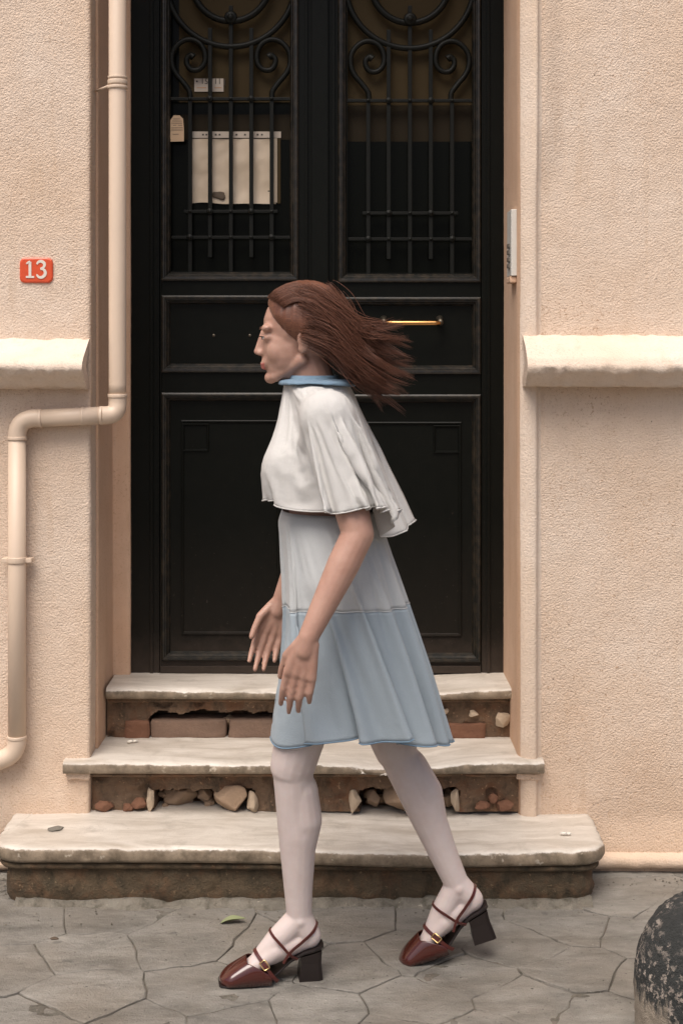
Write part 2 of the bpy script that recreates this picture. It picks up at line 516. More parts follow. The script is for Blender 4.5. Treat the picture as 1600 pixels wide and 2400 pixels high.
for si, s in enumerate(seeds):
    poly = [(-4, 0.4), (4, 0.4), (4, 4.2), (-4, 4.2)]
    for q in seeds:
        if q is s or (q[0]-s[0])**2+(q[1]-s[1])**2 > 1.6: continue
        a, b = q[0]-s[0], q[1]-s[1]
        poly = clip(poly, a, b, a*(s[0]+q[0])/2+b*(s[1]+q[1])/2)
        if not poly: break
    if len(poly) < 3: continue
    ring = []
    for i in range(len(poly)):
        p, q = poly[i], poly[(i+1) % len(poly)]
        L = math.hypot(q[0]-p[0], q[1]-p[1])
        if L < 0.008: continue
        k = max(1, min(7, int(L/0.03)))
        for j in range(k):
            ring.append(jit((p[0]+(q[0]-p[0])*j/k, p[1]+(q[1]-p[1])*j/k)))
    if len(ring) < 3: continue
    cx = sum(p[0] for p in ring)/len(ring); cy = sum(p[1] for p in ring)/len(ring)
    n = len(ring)
    gap = rg.uniform(0.0006, 0.0022)
    tx, ty, dz = rg.uniform(-.010, .010), rg.uniform(-.010, .010), rg.uniform(-.0012, .0022)
    V = []
    for lv, (ins, z) in enumerate(((gap, -0.008), (gap+0.0005, -0.0016), (gap+0.0035, 0.0))):
        for p in ring:
            L = math.hypot(p[0]-cx, p[1]-cy)
            k = max(0, (L-ins-(0.002*n1(p[0]*1.3, p[1], 1.0, 30, 8) if lv else 0)))/L
            xx, yy = cx+(p[0]-cx)*k, cy+(p[1]-cy)*k
            V.append((xx, yy, z+(dz+tx*(xx-cx)+ty*(yy-cy) if lv else 0)))
    V.append((cx, cy, dz+0.0005))
    Fc = []
    for lv in range(2):
        for i in range(n):
            j = (i+1) % n
            Fc.append((lv*n+i, lv*n+j, (lv+1)*n+j, (lv+1)*n+i))
    for i in range(n): Fc.append((2*n+i, 2*n+(i+1) % n, 3*n))
    mesh_obj('paving_stone', V, Fc, PAVE[rg.randrange(4)], pavement, False)

# ------------------------------------------------------------------ building
bld = thing('building', (0, WALL_Y, 0), 'old building front in rough cream and peach stucco around the black entrance door', 'building')

def resample(pts, step):
    out = [pts[0]]
    for a, b in zip(pts[:-1], pts[1:]):
        L = math.hypot(b[0]-a[0], b[1]-a[1])
        k = max(1, int(L/step)) if L < 1.2 else 3
        for i in range(1, k+1): out.append((a[0]+(b[0]-a[0])*i/k, a[1]+(b[1]-a[1])*i/k))
    return out
zs = list(np.arange(-0.02, 2.75, 0.009))+[2.9, 3.1, 3.5, 4.2, 5.5]
def wall_sheet(name, prof, amp, mat, flip, pert=None, zlist=None):
    zz = np.array(zlist if zlist is not None else zs)
    pr = np.array(prof)
    tan = np.gradient(pr, axis=0); tan /= (np.linalg.norm(tan, axis=1, keepdims=True)+1e-9)
    nrm = np.stack([tan[:, 1], -tan[:, 0]], 1)*(-1 if flip else 1)
    P = np.zeros((len(pr), len(zz), 3))
    P[..., 0] = pr[:, 0][:, None]; P[..., 1] = pr[:, 1][:, None]; P[..., 2] = zz[None, :]
    if pert is not None: pert(P)
    d = amp*(0.45*vnoise(P, 110, 3)+0.25*vnoise(P, 33, 5)+0.9*vnoise(P, 6, 9)+0.8*vnoise(P, 2.5, 12))
    P[..., 0] += nrm[:, 0][:, None]*d; P[..., 1] += nrm[:, 1][:, None]*d
    return grid_obj(name, P, mat, bld, flip=not flip)

# left wall: front face and rounded outer corner, then the smoother reveal and jamb
LW = resample([(-4, 4.0), (-1.06, 4.0), (-0.718, 4.0)], 0.008)+[(-0.711, 4.001), (-0.707, 4.005), (-0.7055, 4.012)]
LW += resample([(-0.7055, 4.018), (-0.7055, 4.085), (-0.718, 4.088)], 0.009)
def lw_pert(P):
    k = sstep(0.42, 0.12, P[..., 2])*(P[..., 0] > -1.06)
    P[..., 1] -= 0.014*k
wall_sheet('wall', LW, 0.0016, M['stucco'], False, lw_pert)
LR = resample([(-0.716, 4.086), (-0.700, 4.090), (-0.694, 4.33), (-0.6445, 4.335), (-0.6445, 4.46)], 0.012)
wall_sheet('door_reveal', LR, 0.0008, M['smooth_plaster'], False)
# right wall
RR = resample([(0.497, 4.46), (0.497, 4.035)], 0.012)+[(0.4985, 4.02), (0.503, 4.005)]
wall_sheet('door_reveal', RR, 0.0007, M['smooth_plaster'], False)
RT = [(0.503, 4.0052), (0.511, 3.995), (0.522, 3.989), (0.530, 3.987), (0.537, 3.986), (0.543, 3.986), (0.5465, 3.988), (0.549, 3.993), (0.552, 4.0), (0.556, 4.003), (0.5625, 4.0045)]
RW = [(0.5605, 4.0046)]
RW += resample([(0.57, 4.003), (1.02, 4.0), (4, 4.0)], 0.008)
def rw_pert(P):
    k = sstep(2.10, 1.90, P[..., 2])
    m = (P[..., 0] > 0.545)
    P[..., 1] -= (1-k)*m*0.013*sstep(0.63, 0.565, P[..., 0])
    P[..., 1] -= 0.02*sstep(0.16, 0.03, P[..., 2])*(P[..., 0] > 0.6)
wall_sheet('door_surround', RT, 0.0011, M['ledge'], False, rw_pert)
wall_sheet('wall', RW, 0.0016, M['stucco'], False, rw_pert)
box('lintel', -0.72, 0.56, 4.02, 4.46, 3.02, 5.5, M['smooth_plaster'], bld)
box('back_wall', -4, 4, 4.5, 4.6, -0.02, 5.5, M['smooth_plaster'], bld)

# string course ledges
def ledge(name, x0, x1, prof, endfn, seed):
    xs = list(np.arange(max(x0, -1.1), min(x1, 1.1)+1e-6, 0.008))
    if x0 < -1.1: xs = [x0]+xs
    if x1 > 1.1: xs = xs+[x1]
    xs = np.array(xs)
    pr = np.array(resample(prof, 0.008))
    P = np.zeros((len(xs), len(pr), 3))
    P[..., 0] = xs[:, None]; P[..., 1] = pr[:, 0][None]; P[..., 2] = pr[:, 1][None]
    w = 0.002*vnoise(P, 85, seed+7)+0.003*vnoise(P, 40, seed)+0.0018*vnoise(P, 12, seed+1)+0.0012*vnoise(P, 4, seed+2)
    P[..., 1] += w*(P[..., 1] < 3.985); P[..., 2] += 0.9*w
    # trowel drips along the undercut
    und = (P[..., 2] < prof[4][1]-0.006) & (P[..., 1] < 3.97)
    P[..., 1] += und*0.004*vnoise(P*np.array([1, 0.1, 0.15]), 95, seed+5)
    endfn(P)
    o = grid_obj(name, P, M['ledge'], bld, flip=False)
    return o, P
lp = [(4.02, 1.497), (3.99, 1.490), (3.90, 1.440), (3.885, 1.426), (3.880, 1.412), (3.890, 1.398), (3.935, 1.366), (3.946, 1.357), (3.99, 1.352), (4.02, 1.352)]
def l_end(P):
    k = np.linspace(0, 1, P.shape[0])
    # last rows close the end: slope of the top runs back to the wall
    P[..., 0] = np.where(P[..., 0] > -0.72, P[..., 0]+0.0, P[..., 0])
o, P = ledge('ledge', -4, -0.704, lp, lambda P: None, 21)
e = P[-1]; c = e.mean(0)
mesh_obj('ledge_end', [tuple(v) for v in e]+[tuple(c)], [(i+1, i, len(e)) for i in range(len(e)-1)], M['stucco'], bld, False)
rp = [(4.02, 1.505), (3.985, 1.50), (3.93, 1.474), (3.893, 1.440), (3.882, 1.418), (3.888, 1.402), (3.925, 1.372), (3.930, 1.362), (3.99, 1.358), (4.02, 1.358)]
o, P = ledge('ledge', 0.508, 4, rp, lambda P: None, 31)
e = P[0]; c = e.mean(0)
mesh_obj('ledge_end', [tuple(v) for v in e]+[tuple(c)], [(i, i+1, len(e)) for i in range(len(e)-1)], M['stucco'], bld, False)
# low plinth lip at the foot of the right wall and left wall
def plinth(x0, x1, seed):
    xs = np.arange(x0, x1, 0.01)
    pr = np.array([(3.995, 0.056), (3.972, 0.050), (3.962, 0.043), (3.958, 0.032), (3.960, 0.018), (3.972, 0.012), (3.985, 0.010), (3.988, -0.01)])
    P = np.zeros((len(xs), len(pr), 3)); P[..., 0] = xs[:, None]; P[..., 1] = pr[:, 0]; P[..., 2] = pr[:, 1]
    w = 0.004*vnoise(P, 14, seed)+0.003*vnoise(P, 45, seed+3); P[..., 1] += w; P[..., 2] += w*0.5
    grid_obj('plinth', P, M['ledge'], bld)
plinth(0.66, 2.6, 5); plinth(-2.6, -0.86, 6)
# render covered ends of the middle step
def patch(x0, x1, y0, y1, z0, z1, seed):
    bm = bmesh.new(); add_box(bm, x0, x1, y0, y1, z0, z1)
    bmesh.ops.subdivide_edges(bm, edges=bm.edges[:], cuts=9, use_grid_fill=True)
    for v in bm.verts:
        p = np.array(v.co); a = 0.004
        v.co += Vector((a*n1(*p, 35, seed), a*n1(*p, 35, seed+1), a*n1(*p, 35, seed+2)))
    bmesh.ops.smooth_vert(bm, verts=bm.verts, factor=0.5, use_axis_x=True, use_axis_y=True, use_axis_z=True)
    bm_obj('render_patch', bm, M['stucco'], bld, True)
patch(-0.770, -0.704, 3.982, 4.03, 0.258, 0.2755, 13)
patch(0.490, 0.562, 3.982, 4.03, 0.256, 0.274, 19)

# ------------------------------------------------------------------ steps
steps = thing('entrance_steps', (-0.1, 3.9, 0), 'three worn stone steps with broken risers leading up to the black door', 'steps')
def wear(x, c, w, a): return -a*np.exp(-((x-c)/w)**2)
Z1, Z2, Z3 = 0.160, 0.314, 0.469
def outline(x0, x1, yf, yb, r, n=10, step=0.012):
    pts = [(x0, yb)]
    for i in range(n+1):
        a = PI+PI/2*i/n
        pts.append((x0+r+r*math.cos(a), yf+r+r*math.sin(a)))
    pts.append((x1-r, yf))
    for i in range(n+1):
        a = -PI/2+PI/2*i/n
        pts.append((x1-r+r*math.cos(a), yf+r+r*math.sin(a)))
    pts.append((x1, yb))
    return resample(pts, step) if True else pts
def resample_all(pts, step):
    out = [pts[0]]
    for a, b in zip(pts[:-1], pts[1:]):
        L = math.hypot(b[0]-a[0], b[1]-a[1])
        if L < 1e-6: continue
        k = max(1, int(L/step))
        for i in range(1, k+1): out.append((a[0]+(b[0]-a[0])*i/k, a[1]+(b[1]-a[1])*i/k))
    return out
resample_long = resample_all
def sweep_outline(name, x0, x1, yf, yb, r, prof, top, mat, seed, wearfn=None, amp=0.0025):
    pts = [(x0, yb)]
    n = 10
    for i in range(n+1):
        a = PI+PI/2*i/n; pts.append((x0+r+r*math.cos(a), yf+r+r*math.sin(a)))
    for i in range(n+1):
        a = -PI/2+PI/2*i/n; pts.append((x1-r+r*math.cos(a), yf+r+r*math.sin(a)))
    pts.append((x1, yb))
    pts = np.array(resample_all(pts, 0.011))
    tan = np.gradient(pts, axis=0); tan /= np.linalg.norm(tan, axis=1, keepdims=True)
    nrm = np.stack([tan[:, 1], -tan[:, 0]], 1)
    rows = []
    if top:
        for t in (1.0, 0.8, 0.6, 0.4, 0.25, 0.15, 0.08, 0.03):
            tgt = np.stack([np.clip(pts[:, 0], x0+r, x1-r), np.full(len(pts), yb)], 1)
            q = pts-nrm*abs(prof[0][0]); q = q*(1-t)+tgt*t
            rows.append(np.concatenate([q, np.full((len(q), 1), prof[0][1])], 1))
    for o, z in prof:
        rows.append(np.concatenate([pts+nrm*o, np.full((len(pts), 1), z)], 1))
    P = np.stack(rows, 1)
    d = amp*(0.7*vnoise(P, 130, seed+4)+vnoise(P, 60, seed)+vnoise(P, 22, seed+1)+vnoise(P, 7, seed+2))-2.2*amp*sstep(0.45, 0.75, vnoise(P, 30, seed+6))
    k0 = 8 if top else 0
    P[:, k0:, 0] += nrm[:, 0][:, None]*d[:, k0:]; P[:, k0:, 1] += nrm[:, 1][:, None]*d[:, k0:]
    P[..., 2] += 0.4*d
    if wearfn is not None: P[..., 2] += wearfn(P)
    return grid_obj(name, P, mat, steps)
def wear1(P): return wear(P[..., 0], 0.20, 0.30, 0.009)-0.006*sstep(-0.6, 0.6, P[..., 0])
sweep_outline('tread', -0.922, 0.699, 3.720, 4.10, 0.078,
              [(-0.016, Z1), (-0.008, Z1-0.0015), (-0.002, Z1-0.006), (0, Z1-0.013), (0, Z1-0.022), (0, Z1-0.032), (-0.003, Z1-0.039), (-0.010, Z1-0.043), (-0.03, Z1-0.045)], True, M['marble'], 41, wear1)
sweep_outline('moulding', -0.922, 0.699, 3.720, 4.10, 0.078,
              [(-0.03, Z1-0.0455), (-0.018, Z1-0.047), (-0.013, Z1-0.052), (-0.013, Z1-0.058), (-0.018, Z1-0.063), (-0.031, Z1-0.066)], False, M['step_base'], 51, lambda P: -0.007*sstep(-0.6, 0.6, P[..., 0]), 0.002)
sweep_outline('step_base', -0.922, 0.699, 3.720, 4.10, 0.078,
              [(-0.030, Z1-0.062), (-0.030, Z1-0.075), (-0.030, 0.07), (-0.030, 0.055), (-0.029, 0.04), (-0.030, 0.03), (-0.032, 0.018), (-0.036, 0.008), (-0.045, -0.01)], False, M['step_base'], 61, None, 0.004)
# crumbling mortar strip on the pavement in front of the first step
xs = np.arange(-0.86, 0.66, 0.007)
pr = np.array([(3.77, 0.016), (3.752, 0.014), (3.744, 0.011), (3.735, 0.007), (3.722, 0.003), (3.708, -0.006)])
P = np.zeros((len(xs), len(pr), 3)); P[..., 0] = xs[:, None]; P[..., 1] = pr[:, 0]; P[..., 2] = pr[:, 1]
P[..., 2] += (0.007*vnoise(P, 30, 71)+0.006*vnoise(P, 9, 72))*np.array([0.3, 0.8, 1, 1, 0.7, 0])
P[..., 1] += 0.012*vnoise(P*np.array([1, 0, 0]), 11, 75)+0.005*vnoise(P*np.array([1, 0, 0]), 50, 76)
tag(grid_obj('mortar', P, M['mortar'], steps, smooth=False))

def tread(name, x0, x1, yf, yb, z, th, seed, wc, wa):
    xs = np.arange(x0, x1+1e-6, 0.009)
    pr = np.array([(yb, z), (yb*0.6+yf*0.4, z), (yb*0.35+yf*0.65, z), (yf+0.05, z), (yf+0.03, z-0.0003), (yf+0.016, z-0.001), (yf+0.008, z-0.003), (yf+0.002, z-0.007), (yf, z-0.012),
                   (yf, z-th*0.65), (yf+0.002, z-th+0.005), (yf+0.006, z-th), (yf+0.03, z-th-0.001)])
    P = np.zeros((len(xs), len(pr), 3)); P[..., 0] = xs[:, None]; P[..., 1] = pr[:, 0]; P[..., 2] = pr[:, 1]
    d = 0.0022*(0.7*vnoise(P, 130, seed+4)+vnoise(P, 60, seed)+vnoise(P, 20, seed+1))-0.005*sstep(0.45, 0.75, vnoise(P, 30, seed+6))*(P[..., 1] < yf+0.03)
    fr = sstep(yf+0.06, yf+0.01, P[..., 1])
    P[..., 1] -= d*fr; P[..., 2] += 0.3*d
    hole = np.exp(-((P[..., 0]-wc)/0.15)**2)+0.30*np.exp(-((P[..., 0]-wc+0.45)/0.3)**2)
    bottom = np.array([1]*9+[0.85, 0.25, 0.15, 0.1])
    deep = sstep(yb, yf+0.02, P[..., 1])*0.75+0.25
    P[..., 2] -= wa*hole*deep*bottom
    for e, fl in ((0, 1), (-1, 0)):
        P[e, :, 0] += (0.006 if e == 0 else -0.006)*0
        q = P[e, 2:]; c = q.mean(0); n_ = len(q)
        mesh_obj('tread_end', [tuple(v) for v in q]+[tuple(c)], [((i, (i+1) % n_, n_) if fl else ((i+1) % n_, i, n_)) for i in range(n_)], M['marble'], steps)
    return grid_obj(name, P, M['marble'], steps)
tread('tread', -0.776, 0.569, 3.962, 4.23, Z2, 0.036, 81, 0.16, 0.019)
tread('tread', -0.690, 0.505, 4.165, 4.46, Z3, 0.034, 91, 0.20, 0.018)
def strip(name, x0, x1, pr, mat, seed, amp=0.0015):
    xs = np.arange(x0, x1+1e-6, 0.009); pr = np.array(pr)
    P = np.zeros((len(xs), len(pr), 3)); P[..., 0] = xs[:, None]; P[..., 1] = pr[:, 0]; P[..., 2] = pr[:, 1]
    d = amp*(vnoise(P, 50, seed)+vnoise(P, 15, seed+1)); P[..., 1] += d; P[..., 2] += d*0.6
    return grid_obj(name, P, mat, steps)
strip('moulding', -0.704, 0.506, [(4.03, 0.277), (3.988, 0.2755), (3.984, 0.271), (3.985, 0.266), (3.992, 0.262), (4.02, 0.261)], M['riser'], 101)
strip('moulding', -0.690, 0.497, [(4.23, 0.434), (4.193, 0.4325), (4.189, 0.428), (4.190, 0.423), (4.197, 0.419), (4.22, 0.418)], M['riser'], 111)

def riser(x0, x1, z0, z1, y, holes, seed):
    xs = np.arange(x0, x1+1e-6, 0.005); zz = np.arange(z0, z1+1e-6, 0.005)
    P = np.zeros((len(xs), len(zz), 3)); P[..., 0] = xs[:, None]; P[..., 1] = y; P[..., 2] = zz[None]
    wx = P[..., 0]+0.010*vnoise(P, 34, seed)+0.005*vnoise(P, 100, seed+2); wz = P[..., 2]+0.009*vnoise(P, 34, seed+1)+0.005*vnoise(P, 100, seed+3)
    m = np.zeros(P.shape[:2])
    for (hx0, hx1, hz0, hz1) in holes:
        dx = np.abs(wx-(hx0+hx1)/2)-(hx1-hx0)/2+0.012; dz = np.abs(wz-(hz0+hz1)/2)-(hz1-hz0)/2+0.012
        sd = np.hypot(np.maximum(dx, 0), np.maximum(dz, 0))+np.minimum(np.maximum(dx, dz), 0)-0.012
        m = np.maximum(m, sstep(0.004, -0.004, sd))
    rough = 0.0045*vnoise(P, 26, seed+5)+0.002*vnoise(P, 80, seed+6)+0.004*np.minimum(0, vnoise(P, 13, seed+7))
    # spalled hollows
    hollow = sstep(0.25, 0.5, vnoise(P, 19, seed+8))*0.013
    P[..., 1] += rough+hollow+0.10*m
    return grid_obj('riser', P, M['riser'], steps, smooth=False)
d2 = 4.018
def hx(px, d): return SX(px, d)
riser(-0.704, 0.508, Z1-0.004, 0.268, d2, [(hx(366, d2), hx(592, d2), Z1-0.02, SZ(1853, d2)), (hx(843, d2), hx(1066, d2), Z1-0.02, SZ(1850, d2))], 121)
d3 = 4.205
riser(-0.692, 0.499, Z2-0.006, 0.424, d3, [(hx(345, d3), hx(700, d3), Z2-0.02, SZ(1672, d3)), (hx(848, d3), hx(1033, d3), Z2-0.02, SZ(1668, d3))], 131)

def stone(name, px, py, d, w, h, dep, mat, seed, parent, angular=0.25, rotz=0.0):
    bm = bmesh.new()
    bmesh.ops.create_icosphere(bm, subdivisions=4, radius=1.0)
    rs = random.Random(seed)
    planes = [(Vector((rs.gauss(0, 1), rs.gauss(0, 1), rs.gauss(0, 1))).normalized(), rs.uniform(0.58, 0.84)) for _ in range(13)]
    for v in bm.verts:
        c = v.co.copy()
        c = Vector((math.copysign(abs(c.x)**0.75, c.x), math.copysign(abs(c.y)**0.75, c.y), math.copysign(abs(c.z)**0.75, c.z)))
        for pn, pd in planes:
            k = c.dot(pn)-pd
            if k > 0: c -= pn*k*0.97
        p = np.array(c)+seed
        c *= 1+0.10*angular*4*float(vnoise(p, 1.7, seed))*0.5+0.035*float(vnoise(p, 4, seed))+0.02*float(vnoise(p, 11, seed))
        v.co = c
    xs = [v.co.x for v in bm.verts]; ys = [v.co.y for v in bm.verts]; zz = [v.co.z for v in bm.verts]
    for v in bm.verts:
        v.co = Vector((w*((v.co.x-min(xs))/(max(xs)-min(xs))-0.5), dep*((v.co.y-min(ys))/(max(ys)-min(ys))-0.5), h*((v.co.z-min(zz))/(max(zz)-min(zz))-0.5)))
        if rotz: v.co.rotate(Matrix.Rotation(rotz, 3, 'Y').to_quaternion())
        v.co += Vector((SX(px, d), d, SZ(py, d)))
    o = bm_obj(name, bm, mat, parent, True)
    return o
zmid = lambda h, zb, d: 800+(CAM_Z-(zb+h/2))*F/d
def rest_stone(px, w, h, dep, d, zb, mat, seed, name='rubble_stone', ang=0.25): return stone(name, px, zmid(h, zb, d), d, w, h, dep, mat, seed, steps, ang)
zt1, zt2 = Z1-0.005, Z2-0.004
rest_stone(541, 0.096, 0.078, 0.07, 4.03, zt1, M['rubble'], 3)
rest_stone(425, 0.10, 0.055, 0.06, 4.08, zt1, M['rubble'], 5)
rest_stone(967, 0.168, 0.083, 0.09, 4.025, zt1-0.004, M['rubble'], 8)
rest_stone(875, 0.04, 0.05, 0.04, 4.06, zt1, M['rubble'], 12)
rest_stone(1052, 0.04, 0.045, 0.04, 4.09, zt1, M['rubble'], 13)
rest_stone(903, 0.122, 0.068, 0.08, 4.225, zt2, M['rubble'], 15)
rest_stone(1001, 0.074, 0.068, 0.07, 4.225, zt2, M['rubble'], 18)
rest_stone(962, 0.03, 0.06, 0.05, 4.25, zt2, M['rubble'], 22)
rest_stone(945, 0.185, 0.012, 0.03, 4.205, zt2-0.002, M['mortar'], 24, 'mortar_lump')
rs_ = random.Random(77)
for k in range(34):
    rw_ = k % 3
    if rw_ == 2: px_, d_, zt_ = rs_.uniform(360, 1030), 4.255+rs_.uniform(-.02, .01), zt2
    else: px_, d_, zt_ = (rs_.uniform(372, 588) if rw_ else rs_.uniform(846, 1062)), 4.085+rs_.uniform(-.025, .01), zt1
    w_s = rs_.uniform(.018, .045)
    rest_stone(px_, w_s, w_s*rs_.uniform(.6, .95), .03, d_, zt_+rs_.choice((0, 0, .018, .03)), M['rubble'], 200+k, 'rubble_stone', 0.5)
# broken plaster lips either side of the holes
for i, (px, w, h, dd, sd) in enumerate(((353, 0.022, 0.070, 4.008, 31), (592, 0.034, 0.062, 4.010, 33), (832, 0.036, 0.068, 4.008, 35), (1066, 0.026, 0.066, 4.010, 37))):
    rest_stone(px, w, h, 0.035, dd, zt1, M['chip'], sd, 'plaster_chip', 0.5)
for px, py, w, h, d, sd in ((1044, 1668, .020, .018, 4.196, 41), (838, 1678, .02, .02, 4.196, 43), (1178, 1687, .045, .045, 4.197, 45), (1110, 1672, .03, .02, 4.197, 46)):
    stone('plaster_chip', px, py, d, w, h, 0.02, M['chip'], sd, steps, 0.4)
for px, py, w, h, d, sd in ((245, 1890, .055, .032, 4.008, 51), (325, 1882, .05, .03, 4.008, 52), (300, 1893, .03, .025, 4.008, 53), (1130, 1888, .045, .026, 4.008, 54), (1182, 1888, .05, .032, 4.008, 55), (1155, 1870, .03, .03, 4.010, 56)):
    stone('brick_fragment', px, py, d, w, h, 0.024, M['brick'], sd, steps, 0.4)
def brick(px0, px1, py0, py1, d, dep, mat, seed):
    bm = bmesh.new(); add_box(bm, SX(px0, d), SX(px1, d), d, d+dep, SZ(py1, d), SZ(py0, d))
    bmesh.ops.subdivide_edges(bm, edges=bm.edges[:], cuts=5, use_grid_fill=True)
    for v in bm.verts:
        p = np.array(v.co)
        v.co += Vector((0.004*n1(*p, 45, seed), 0.004*n1(*p, 45, seed+1), 0.004*n1(*p, 45, seed+2)))
    bmesh.ops.smooth_vert(bm, verts=bm.verts, factor=0.45, use_axis_x=True, use_axis_y=True, use_axis_z=True)
    bm_obj('brick', bm, mat, steps, True)
brick(1052, 1138, 1697, 1735, 4.196, 0.05, M['brick'], 5)
brick(292, 350, 1690, 1735, 4.196, 0.05, M['brick'], 9)
brick(352, 530, 1688, 1735, 4.203, 0.08, M['pale_brick'], 12)
brick(534, 704, 1688, 1735, 4.205, 0.08, M['pale_brick'], 15)

# ------------------------------------------------------------------ double door
DY = 4.363
door = thing('double_door', (SX(745, DY), DY, Z3), 'tall black double door with wrought iron grilles over its two glazed leaves', 'door')
ZB, ZTOP = Z3-0.004, 3.02
dx = lambda px: SX(px, DY)
dzz = lambda py: SZ(py, DY)
bm = bmesh.new()
add_box(bm, -0.652, dx(374), DY-0.004, DY+0.08, ZB, ZTOP, 0.003)
add_box(bm, dx(1128), 0.503, DY-0.004, DY+0.08, ZB, ZTOP, 0.003)
add_box(bm, dx(374), dx(1128), DY-0.004, DY+0.08, 2.96, ZTOP, 0.003)
bm_obj('door_frame', bm, M['door'], door)
for x0, x1 in ((dx(352), dx(360)), (dx(1140), dx(1147))):
    bm = bmesh.new(); add_box(bm, x0, x1, DY-0.011, DY-0.0042, ZB, ZTOP, 0.002); bm_obj('bead', bm, M['door'], door)

def mould(name, x0, x1, z0, z1, parent, y=DY, w=0.026, k=1.0, mat=None):
    prof = [(0, 0.001), (0.0, -0.007*k), (0.18, -0.011*k), (0.38, -0.0105*k), (0.45, -0.006*k), (0.55, -0.006*k), (0.75, 0.002*k), (0.8, 0.002*k), (1.0, 0.013)]
    V, Fc = [], []
    for cx, cz, sx, sz in ((x0, z0, 1, 1), (x1, z0, -1, 1), (x1, z1, -1, -1), (x0, z1, 1, -1)):
        for a, b in prof: V.append((cx+sx*a*w, y+b, cz+sz*a*w))
    n = len(prof)
    for c in range(4):
        c2 = (c+1) % 4
        for i in range(n-1): Fc.append((c*n+i, c2*n+i, c2*n+i+1, c*n+i+1))
    return mesh_obj(name, V, Fc, mat or M['moulding'], parent)

def rect_ring(bm, x0, x1, z0, z1, holes, y0, y1):
    """stiles and rails: boxes around a column of openings (all share hx0..hx1)"""
    hx0, hx1 = holes[0][0], holes[0][1]
    add_box(bm, x0, hx0, y0, y1, z0, z1, 0.001); add_box(bm, hx1, x1, y0, y1, z0, z1, 0.001)
    lev = [z0]
    for h in holes: lev += [h[2], h[3]]
    lev.append(z1)
    for i in range(0, len(lev), 2): add_box(bm, hx0+0.0004, hx1-0.0004, y0+0.0006, y1, lev[i], lev[i+1], 0.001)

def circle_pts(cx, cz, r, y, n=48): return [(cx+r*math.cos(2*PI*i/n), y, cz+r*math.sin(2*PI*i/n)) for i in range(n)]
def disc(name, cx, cz, r, y, th, mat, parent, n=20):
    V = []; 
    for rr, yy in ((r, 0), (r, -th*0.5), (r*0.75, -th*0.9), (r*0.5, -th*0.8), (r*0.42, -th*1.25), (r*0.2, -th*1.35)):
        V += [(cx+rr*math.cos(2*PI*i/n), y+yy, cz+rr*math.sin(2*PI*i/n)) for i in range(n)]
    V.append((cx, y-th*1.4, cz)); Fc = []
    for k in range(5):
        for i in range(n): Fc.append((k*n+i, k*n+(i+1) % n, (k+1)*n+(i+1) % n, (k+1)*n+i))
    for i in range(n): Fc.append((5*n+i, 5*n+(i+1) % n, 6*n))
    return mesh_obj(name, V, Fc, mat, parent, True)

